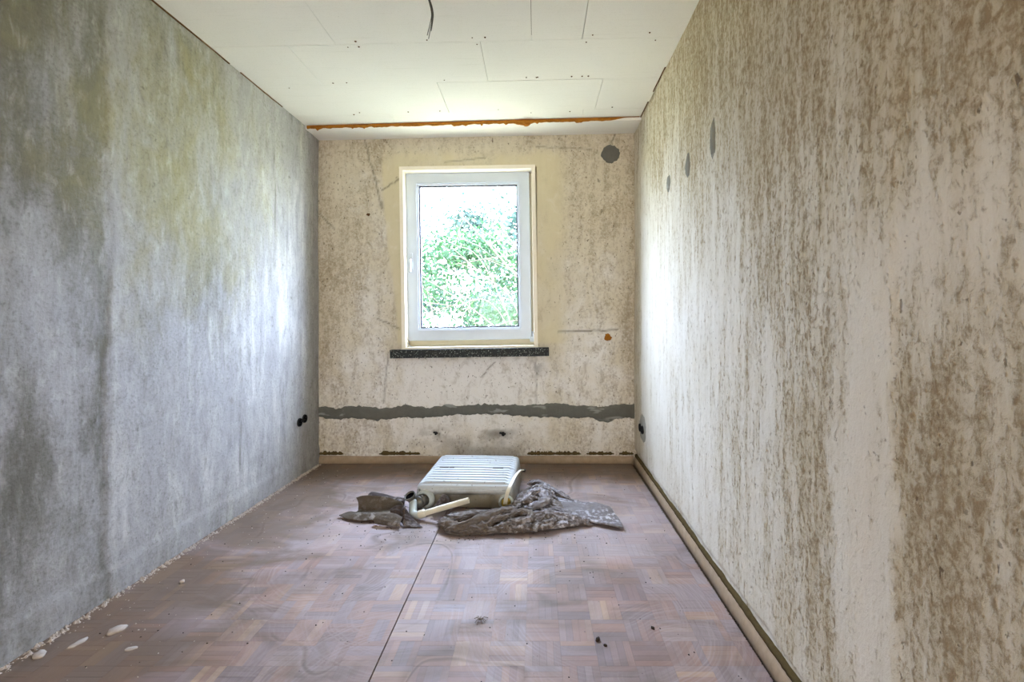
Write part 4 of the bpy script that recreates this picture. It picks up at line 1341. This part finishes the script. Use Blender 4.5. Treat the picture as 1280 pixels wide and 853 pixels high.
fold([(-.475, 2.590, .020), (-.42, 2.585, .034), (-.33, 2.625, .052), (-.24, 2.680, .066), (-.15, 2.740, .066), (-.09, 2.790, .055)], (.018, .034, .042, .040, .034, .018), M_ragA, rag, 3, 1.25, 2.6, .009)
fold([(-.53, 2.70, .020), (-.49, 2.635, .032), (-.43, 2.600, .030), (-.36, 2.580, .022)], (.020, .038, .034, .016), M_ragA, rag, 5, 1.1, 0.2, .009)
fold([(-.40, 2.560, .014), (-.34, 2.575, .030), (-.28, 2.600, .036), (-.24, 2.630, .030)], (.012, .026, .030, .014), M_ragA, rag, 8, 1.2, -0.4, .010)
fold([(-.30, 2.572, .014), (-.23, 2.580, .024), (-.17, 2.598, .036), (-.13, 2.632, .044)], (.010, .024, .030, .012), M_ragA, rag, 45, 1.15, 0.4, .010)
fold([(-.20, 2.590, .012), (-.13, 2.592, .026), (-.06, 2.600, .034), (-.02, 2.630, .040)], (.010, .026, .032, .014), M_ragA, rag, 47, 1.2, -0.8, .010)
fold([(-.08, 2.602, .012), (.00, 2.606, .028), (.07, 2.632, .036), (.11, 2.672, .036)], (.010, .028, .034, .014), M_ragA, rag, 49, 1.2, -0.2, .010)
fold([(.05, 2.632, .012), (.12, 2.645, .022), (.19, 2.668, .022), (.24, 2.685, .012)], (.010, .022, .024, .010), M_ragB, rag, 51, 1.2, 0.3, .008)
# the swirl with a hollow
fold([(-.145 + 0, 2.66, .040), (-.125, 2.628, .052), (-.075, 2.618, .056), (-.035, 2.645, .058), (-.035, 2.69, .062), (-.075, 2.715, .064), (-.12, 2.705, .058), (-.15, 2.68, .046)], (.014, .022, .024, .026, .026, .024, .020, .012), M_ragA, rag, 12, 1.15, -0.5, .006)
fold([(-.02, 2.70, .050), (.06, 2.715, .054), (.15, 2.705, .044), (.24, 2.695, .030), (.305, 2.692, .014)], (.024, .036, .034, .024, .012), M_ragB, rag, 15, 1.2, -0.3, .008)
fold([(-.055, 2.96, .066), (-.005, 2.965, .088), (.045, 2.910, .090), (.05, 2.840, .078), (.00, 2.790, .066), (-.06, 2.790, .050)], (.018, .036, .042, .042, .036, .018), M_ragB, rag, 18, 1.25, -0.4, .010)
fold([(-.06, 2.92, .050), (-.06, 2.84, .072), (-.02, 2.845, .086), (.03, 2.87, .080)], (.016, .032, .032, .014), M_ragA, rag, 21, 1.2, 0.4, .008)
fold([(-.045, 3.18, .070), (.01, 3.150, .074), (.08, 3.095, .058), (.16, 3.04, .042), (.23, 2.985, .020)], (.022, .034, .032, .026, .010), M_ragB, rag, 24, 1.1, 0.6, .008)
fold([(.00, 2.800, .050), (.10, 2.800, .046), (.20, 2.770, .030), (.29, 2.735, .012)], (.016, .026, .022, .010), M_ragB, rag, 27, 1.2, -0.2, .007)

fold([(-.44, 2.66, .040), (-.38, 2.68, .052), (-.30, 2.72, .050), (-.24, 2.76, .040)], (.012, .024, .022, .010), M_ragA, rag, 33, 1.1, 1.2, .008)
fold([(-.29, 2.60, .036), (-.23, 2.635, .056), (-.17, 2.66, .060), (-.14, 2.70, .052)], (.012, .024, .024, .010), M_ragA, rag, 35, 1.2, 2.2, .008)
fold([(-.02, 2.64, .040), (.03, 2.665, .050), (.05, 2.71, .058), (.03, 2.76, .060)], (.012, .024, .026, .012), M_ragA, rag, 37, 1.2, -0.8, .008)
fold([(.08, 2.665, .030), (.16, 2.672, .032), (.22, 2.678, .024)], (.012, .024, .010), M_ragA, rag, 39, 1.2, -0.4, .007)
fold([(-.035, 3.03, .080), (.02, 3.03, .094), (.08, 2.99, .082), (.11, 2.93, .060)], (.016, .030, .028, .012), M_ragB, rag, 41, 1.2, 0.3, .009)
fold([(-.07, 2.82, .040), (-.045, 2.88, .092), (.00, 2.90, .108), (.04, 2.93, .100)], (.014, .024, .024, .010), M_ragB, rag, 43, 1.2, 0.8, .008)
co, f = control_sheet([
    [(.16, 2.780, .028), (.22, 2.745, .022), (.29, 2.705, .016), (.38, 2.660, .012), (.475, 2.622, .010)],
    [(.15, 2.850, .036), (.20, 2.820, .032), (.29, 2.765, .022), (.38, 2.710, .016), (.475, 2.668, .012)],
    [(.14, 2.930, .034), (.20, 2.900, .028), (.28, 2.840, .022), (.375, 2.780, .022), (.470, 2.728, .014)],
    [(.13, 3.020, .026), (.19, 2.985, .020), (.27, 2.920, .014), (.365, 2.850, .030), (.455, 2.790, .024)],
    [(.13, 3.090, .012), (.19, 3.060, .010), (.27, 2.990, .008), (.360, 2.900, .036), (.440, 2.840, .030)]], 8)
sheet_thing('carpet_piece', crinkle(co, 0.005, 12, 41), f, M_ragB, 'flat dusty piece of carpet spread out right of the crumpled rag', 'carpet', 0.011)
co, f = control_sheet([
    [(-1.145, 2.800, .010), (-1.06, 2.745, .006), (-0.955, 2.722, .010), (-0.86, 2.74, .012), (-0.79, 2.755, .016)],
    [(-1.095, 2.825, .016), (-1.04, 2.785, .026), (-0.955, 2.765, .030), (-0.85, 2.775, .022), (-0.79, 2.790, .030)],
    [(-1.065, 2.850, .004), (-1.03, 2.825, .004), (-0.955, 2.820, .006), (-0.85, 2.825, .010), (-0.79, 2.830, .020)],
    [(-1.055, 2.868, .012), (-1.02, 2.862, .012), (-0.950, 2.865, .012), (-0.85, 2.862, .014), (-0.79, 2.858, .024)],
    [(-1.060, 2.880, .050), (-1.03, 2.885, .055), (-0.955, 2.892, .056), (-0.86, 2.885, .050), (-0.79, 2.875, .040)],
    [(-1.072, 2.876, .086), (-1.04, 2.890, .088), (-0.965, 2.905, .086), (-0.87, 2.900, .072), (-0.80, 2.885, .050)]])
sheet_thing('felt_sheet', crinkle(co, 0.004, 12, 3), f, M_felt, 'grey felt sheet with a curled upright edge at the left end of the pile', 'felt', 0.005)
co, f = control_sheet([
    [(-0.90, 2.705, .004), (-0.84, 2.684, .004), (-0.79, 2.670, .004), (-0.745, 2.660, .004)],
    [(-0.905, 2.698, .026), (-0.845, 2.672, .028), (-0.795, 2.660, .024), (-0.745, 2.645, .020)],
    [(-0.895, 2.715, .042), (-0.84, 2.702, .048), (-0.795, 2.694, .042), (-0.745, 2.675, .032)],
    [(-0.875, 2.735, .040), (-0.84, 2.727, .050), (-0.795, 2.722, .048), (-0.745, 2.700, .034)]])
sheet_thing('felt_roll', crinkle(co, 0.005, 16, 5), f, M_felt, 'rolled over felt flap in front of the grey felt sheet', 'felt', 0.005)
co, f = control_sheet([
    [(-1.06, 3.055, .006), (-0.97, 3.00, .012), (-0.87, 2.945, .018), (-0.79, 2.91, .020)],
    [(-1.065, 3.065, .030), (-0.97, 3.01, .034), (-0.87, 2.955, .040), (-0.79, 2.92, .040)],
    [(-1.045, 3.095, .034), (-0.95, 3.045, .034), (-0.86, 2.985, .042), (-0.785, 2.945, .046)],
    [(-1.00, 3.125, .008), (-0.90, 3.075, .010), (-0.83, 3.015, .016), (-0.785, 2.975, .020)]])
sheet_thing('felt_strip', crinkle(co, 0.004, 14, 7), f, M_feltd, 'narrow dark felt strip behind the grey felt sheet, reaching the tank', 'felt', 0.005)
co, f = control_sheet([
    [(-0.835, 2.755, .072), (-0.800, 2.750, .086), (-0.770, 2.765, .078), (-0.745, 2.750, .080), (-0.720, 2.735, .050), (-0.68, 2.720, .016)],
    [(-0.830, 2.742, .050), (-0.795, 2.725, .062), (-0.770, 2.745, .054), (-0.742, 2.715, .058), (-0.712, 2.705, .034), (-0.66, 2.695, .012)],
    [(-0.815, 2.735, .026), (-0.785, 2.705, .032), (-0.765, 2.725, .026), (-0.735, 2.685, .030), (-0.700, 2.680, .018), (-0.64, 2.675, .008)],
    [(-0.805, 2.740, .010), (-0.780, 2.695, .010), (-0.760, 2.712, .006), (-0.728, 2.662, .005), (-0.690, 2.660, .004), (-0.62, 2.655, .004)]])
sheet_thing('dark_rag', crinkle(co, 0.007, 22, 9), f, M_feltd, 'small dark torn rag hanging left of the pipe elbow', 'rag', 0.004)
co, f = control_sheet([
    [(-0.600, 2.80, .034), (-0.560, 2.79, .034), (-0.520, 2.80, .034), (-0.490, 2.81, .034)],
    [(-0.595, 2.83, .050), (-0.560, 2.82, .066), (-0.525, 2.83, .062), (-0.485, 2.84, .046)],
    [(-0.570, 2.856, .074), (-0.550, 2.856, .105), (-0.525, 2.858, .098), (-0.500, 2.861, .058)]])
sheet_thing('rag_scrap', crinkle(co, 0.004, 24, 12), f, M_feltd, 'dark rag corner poking up between the pipe and the tank front', 'rag', 0.004)

# ------------------------------------------------------------------ crumbs and flakes
def chip(name, x, y, rx, ry, h, mat, rot=0.0, seed=0):
    bm = bmesh.new()
    rr = random.Random(seed)
    n = 14
    top = []; bot = []
    for k in range(n):
        a = 2 * math.pi * k / n
        w = 0.85 + 0.3 * rr.random()
        px, py = rx * w * math.cos(a), ry * w * math.sin(a)
        top.append(bm.verts.new((px * 0.86, py * 0.86, h * (0.8 + 0.3 * rr.random()))))
        bot.append(bm.verts.new((px, py, 0.0)))
    c = bm.verts.new((0, 0, h))
    for k in range(n):
        k2 = (k + 1) % n
        bm.faces.new((bot[k], bot[k2], top[k2], top[k]))
        bm.faces.new((top[k], top[k2], c))
    bm.faces.new(list(reversed(bot)))
    o = bm_obj(name, bm, mat, None, True)
    o.location = (x, y, 0.0005)
    o.rotation_euler = (0, 0, rot)
    return o
flakes = ((-1.552, 1.790, 0.030, 0.024, 0.007, 'large round white plaster flake on the parquet by the left wall'),
          (-1.628, 1.720, 0.034, 0.014, 0.003, 'long thin pale plaster flake left of the round white flake'),
          (-1.705, 1.660, 0.026, 0.018, 0.005, 'white plaster flake against the foot of the left wall, nearest the camera'),
          (-1.415, 1.690, 0.020, 0.012, 0.0025, 'small pale plaster flake right of the round white flake'),
          (-1.548, 2.115, 0.012, 0.009, 0.008, 'tiny white plaster flake behind the round white flake'))
for i, (x, y, rx, ry, h, lb) in enumerate(flakes):
    tag(chip('plaster_flake', x, y, rx, ry, h, M_rubble, R.uniform(0, 3), i), lb, 'flake', 'plaster flakes by the left wall')
def crumbs(name, pts, mat, label, cat):
    vs, fs = [], []
    for x, y, s in pts:
        o = len(vs)
        a0 = R.uniform(0, 6)
        for k in range(4):
            a = a0 + k * math.pi / 2 + R.uniform(-.4, .4)
            w = s * R.uniform(0.6, 1.2)
            vs.append((x + w * math.cos(a), y + w * math.sin(a), 0.0002))
        vs.append((x + s * R.uniform(-.3, .3), y + s * R.uniform(-.3, .3), s * R.uniform(0.6, 1.1)))
        fs += [(o + k, o + (k + 1) % 4, o + 4) for k in range(4)]
    o = pydata(name, vs, fs, mat)
    return tag(o, label, cat, kind='stuff')
pts = []
for i in range(900):
    y = R.uniform(1.45, 3.8)
    w = abs(R.gauss(0, 0.018)) + 0.002
    pts.append((left_x(y) + 0.008 + w, y, R.uniform(0.003, 0.010) * (1 if w < 0.03 else 0.5)))
for i in range(150):
    y = R.uniform(1.5, 3.7)
    pts.append((left_x(y) + abs(R.gauss(0, 0.30)) + 0.02, y, R.uniform(0.0015, 0.005)))
crumbs('plaster_rubble', pts, M_rubble, 'line of white plaster rubble along the foot of the left wall', 'rubble')
pts = []
for i in range(260):
    x, y = R.uniform(-1.65, 0.72), R.uniform(1.45, 3.75)
    pts.append((x, y, R.uniform(0.0015, 0.0045)))
for i in range(120):
    pts.append((R.gauss(-0.35, 0.4), R.gauss(2.55, 0.06), R.uniform(0.0015, 0.005)))
for i in range(260):
    y = R.uniform(1.45, 3.75)
    pts.append((FX1 - 0.002 + abs(R.gauss(0, 0.004)), y, R.uniform(0.001, 0.0035)))
for i in range(60):
    pts.append((R.gauss(-1.0, 0.15), R.gauss(2.75, 0.1), R.uniform(0.002, 0.005)))
crumbs('dark_grit', pts, M_crumb, 'dark grit and crumbs scattered over the parquet', 'grit')
for x, y, s, lb in ((0.222, 1.735, 0.012, 'dark crumb lying alone on the parquet right of the open joint'), (0.245, 1.705, 0.008, 'smaller dark crumb just in front of the lone dark crumb'), (0.435, 1.80, 0.009, 'dark crumb on the parquet toward the right wall')):
    tag(chip('dark_crumb', x, y, s, s * 0.6, s * 0.6, M_crumb, R.uniform(0, 3), int(s * 1000)), lb, 'crumb')
sprig = empty('dry_sprig', (-0.213, 1.845, 0.001))
tag(sprig, 'tiny dry sprig with spread stalks on the parquet', 'sprig')
M_straw = simple('dry_straw', rgb(92, 74, 52), 0.9, 0.1)
for k in range(9):
    a = k * 0.72 + R.uniform(-.2, .2)
    L = R.uniform(0.018, 0.034)
    tube('stalk', [(0, 0, 0.004), (L * .5 * math.cos(a), L * .5 * math.sin(a), 0.010), (L * math.cos(a), L * math.sin(a), 0.002)], 0.0011, M_straw, sprig, 5)

# ------------------------------------------------------------------ outdoors
def mat_leaf(name, a, b, tr=0.35):
    m = M(name, 0.6, 0.25)
    r = m.white(m.vm('SNAP', m.pos(), (0.12, 0.12, 0.12)))
    c = m.mix(r, a, b)
    m.color(c)
    t = m.node('ShaderNodeBsdfTranslucent'); m.L(c, t.inputs[0])
    mxs = m.node('ShaderNodeMixShader'); mxs.inputs[0].default_value = tr
    m.L(m.bsdf.outputs[0], mxs.inputs[1]); m.L(t.outputs[0], mxs.inputs[2])
    m.L(mxs.outputs[0], m.nt.nodes['Material Output'].inputs['Surface'])
    return m.mat
M_grass = simple('pale_bounce_grass', rgb(208, 203, 174), 0.9, 0.1, rgb(178, 178, 140), 3)  # colour paled to throw more light up onto the ceiling
M_bark = simple('pale_bark', (0.075, 0.062, 0.050), 0.9, 0.1, (0.050, 0.040, 0.032), 20)
g = pydata('ground', [(-40, 4.3, -0.7), (40, 4.3, -0.7), (40, 60, -0.7), (-40, 60, -0.7)], [(0, 1, 2, 3)], M_grass)
tag(g, 'grass outside below the window, paled to bounce light indoors', 'ground', kind='structure')
def leaves(n, centre, rad, size, rnd, clumps=26):
    vs, fs = [], []
    cl = []
    for k in range(clumps):
        a, z = rnd.uniform(0, 2 * math.pi), rnd.uniform(-0.95, 1)
        s = math.sqrt(max(0, 1 - z * z)) * rnd.uniform(0.5, 0.95)
        cl.append((centre[0] + rad[0] * s * math.cos(a), centre[1] + rad[1] * s * math.sin(a), centre[2] + rad[2] * z * 0.85, rnd.uniform(0.22, 0.42)))
    for i in range(n):
        cx, cy, cz, cr = cl[rnd.randrange(clumps)]
        p = Vector((cx + rnd.gauss(0, cr * rad[0] * .45), cy + rnd.gauss(0, cr * rad[1] * .6), cz + rnd.gauss(0, cr * rad[2] * .45)))
        d = Vector((rnd.gauss(0, 1), rnd.gauss(0, 1), rnd.gauss(-0.3, 0.7))).normalized()
        s = d.cross(Vector((rnd.gauss(0, 1), rnd.gauss(0, 1), rnd.gauss(0, 1)))).normalized()
        L, w = size * rnd.uniform(0.7, 1.3), size * rnd.uniform(0.28, 0.42)
        o = len(vs)
        vs += [p, p + d * L * .5 + s * w, p + d * L, p + d * L * .5 - s * w]
        fs.append((o, o + 1, o + 2, o + 3))
    return vs, fs
def shrub(name, label, cat, base, centre, rad, n, size, mat, seed, stems):
    rnd = random.Random(seed)
    t = empty(name, base)
    tag(t, label, cat)
    vs, fs = leaves(n, centre, rad, size, rnd)
    vs = [v - Vector(base) for v in vs]
    f = pydata('foliage', vs, fs, mat, t)
    f['kind'] = 'stuff'
    for k in range(stems):
        a = rnd.uniform(0, 6.28)
        e = Vector((centre[0] + rad[0] * .6 * math.cos(a), centre[1] + rad[1] * .5 * math.sin(a), centre[2] + rad[2] * rnd.uniform(.1, .7))) - Vector(base)
        tube('stem', smooth_path([(0.05 * math.cos(a), 0.05 * math.sin(a), -0.05), e * 0.4 + Vector((0, 0, .25)), e], 5), lambda q: 0.035 * (1 - .8 * q), M_bark, t, 6)
    return t
shrub('leafy_bush', 'fresh green leafy bush filling the lower half of the window view', 'bush', (-1.3, 7.6, -0.7), (-1.3, 7.6, 1.15), (2.3, 1.3, 1.25), 15000, 0.07, mat_leaf('fresh_leaf', (0.006, 0.023, 0.008), (0.016, 0.046, 0.014)), 3, 6)
shrub('tall_tree', 'blue green tree standing behind the bush, seen through the upper window', 'tree', (-0.9, 11.5, -0.7), (-1.1, 11.5, 2.3), (2.5, 1.5, 1.55), 9000, 0.12, mat_leaf('bluish_leaf', (0.010, 0.025, 0.018), (0.019, 0.038, 0.030)), 4, 5)
bs = empty('bare_shrub', (0.4, 5.4, -0.7))
tag(bs, 'leafless shrub with long pale arching branches just outside the window', 'shrub')
rnd = random.Random(9)
for (xa, za, xb, zb, r) in ((0.35, 0.9, -0.98, 2.45, .020), (0.2, 1.3, -0.55, 2.40, .016), (0.3, 0.3, -1.5, 1.75, .014), (0.3, 0.1, -1.5, 1.45, .012), (0.1, 0.2, -1.5, 1.1, .010), (-0.6, 0.4, -1.5, 1.55, .014), (0.2, 1.8, -0.9, 1.75, .008),
                            (-0.2, 1.2, -0.95, 1.95, .008), (0.3, 1.0, -0.5, 2.0, .009), (-0.4, 1.2, -1.4, 1.35, .007), (0.25, 1.5, -0.35, 1.42, .007), (-0.75, 0.9, -0.77, 1.5, .007), (0.1, 2.1, -.7, 2.5, .008), (-.5, 1.6, -1.45, 2.3, .007), (0.0, 1.0, -1.3, 1.0, .006)):
    mid = ((xa + xb) / 2, rnd.uniform(-.25, .25), (za + zb) / 2 + rnd.uniform(0.0, 0.15))
    p = smooth_path([(0, 0, 0), (xa - 0.4, 0.05, za + 0.7), (mid[0] - 0.4, mid[1], mid[2] + 0.7), (xb - 0.4, rnd.uniform(-.3, .3), zb + 0.7)], 8)
    tube('branch', p, lambda q, r=r: r * (1.1 - 0.75 * q), M_bark, bs, 6)
    for j in range(3):
        k = rnd.randrange(len(p) // 2, len(p) - 1)
        d = Vector((rnd.uniform(-.5, .2), rnd.uniform(-.2, .2), rnd.uniform(-.25, .4)))
        tube('twig', [p[k], p[k] + d * .5 + Vector((0, 0, .03)), p[k] + d], lambda q: 0.004 * (1 - .6 * q), M_bark, bs, 4)
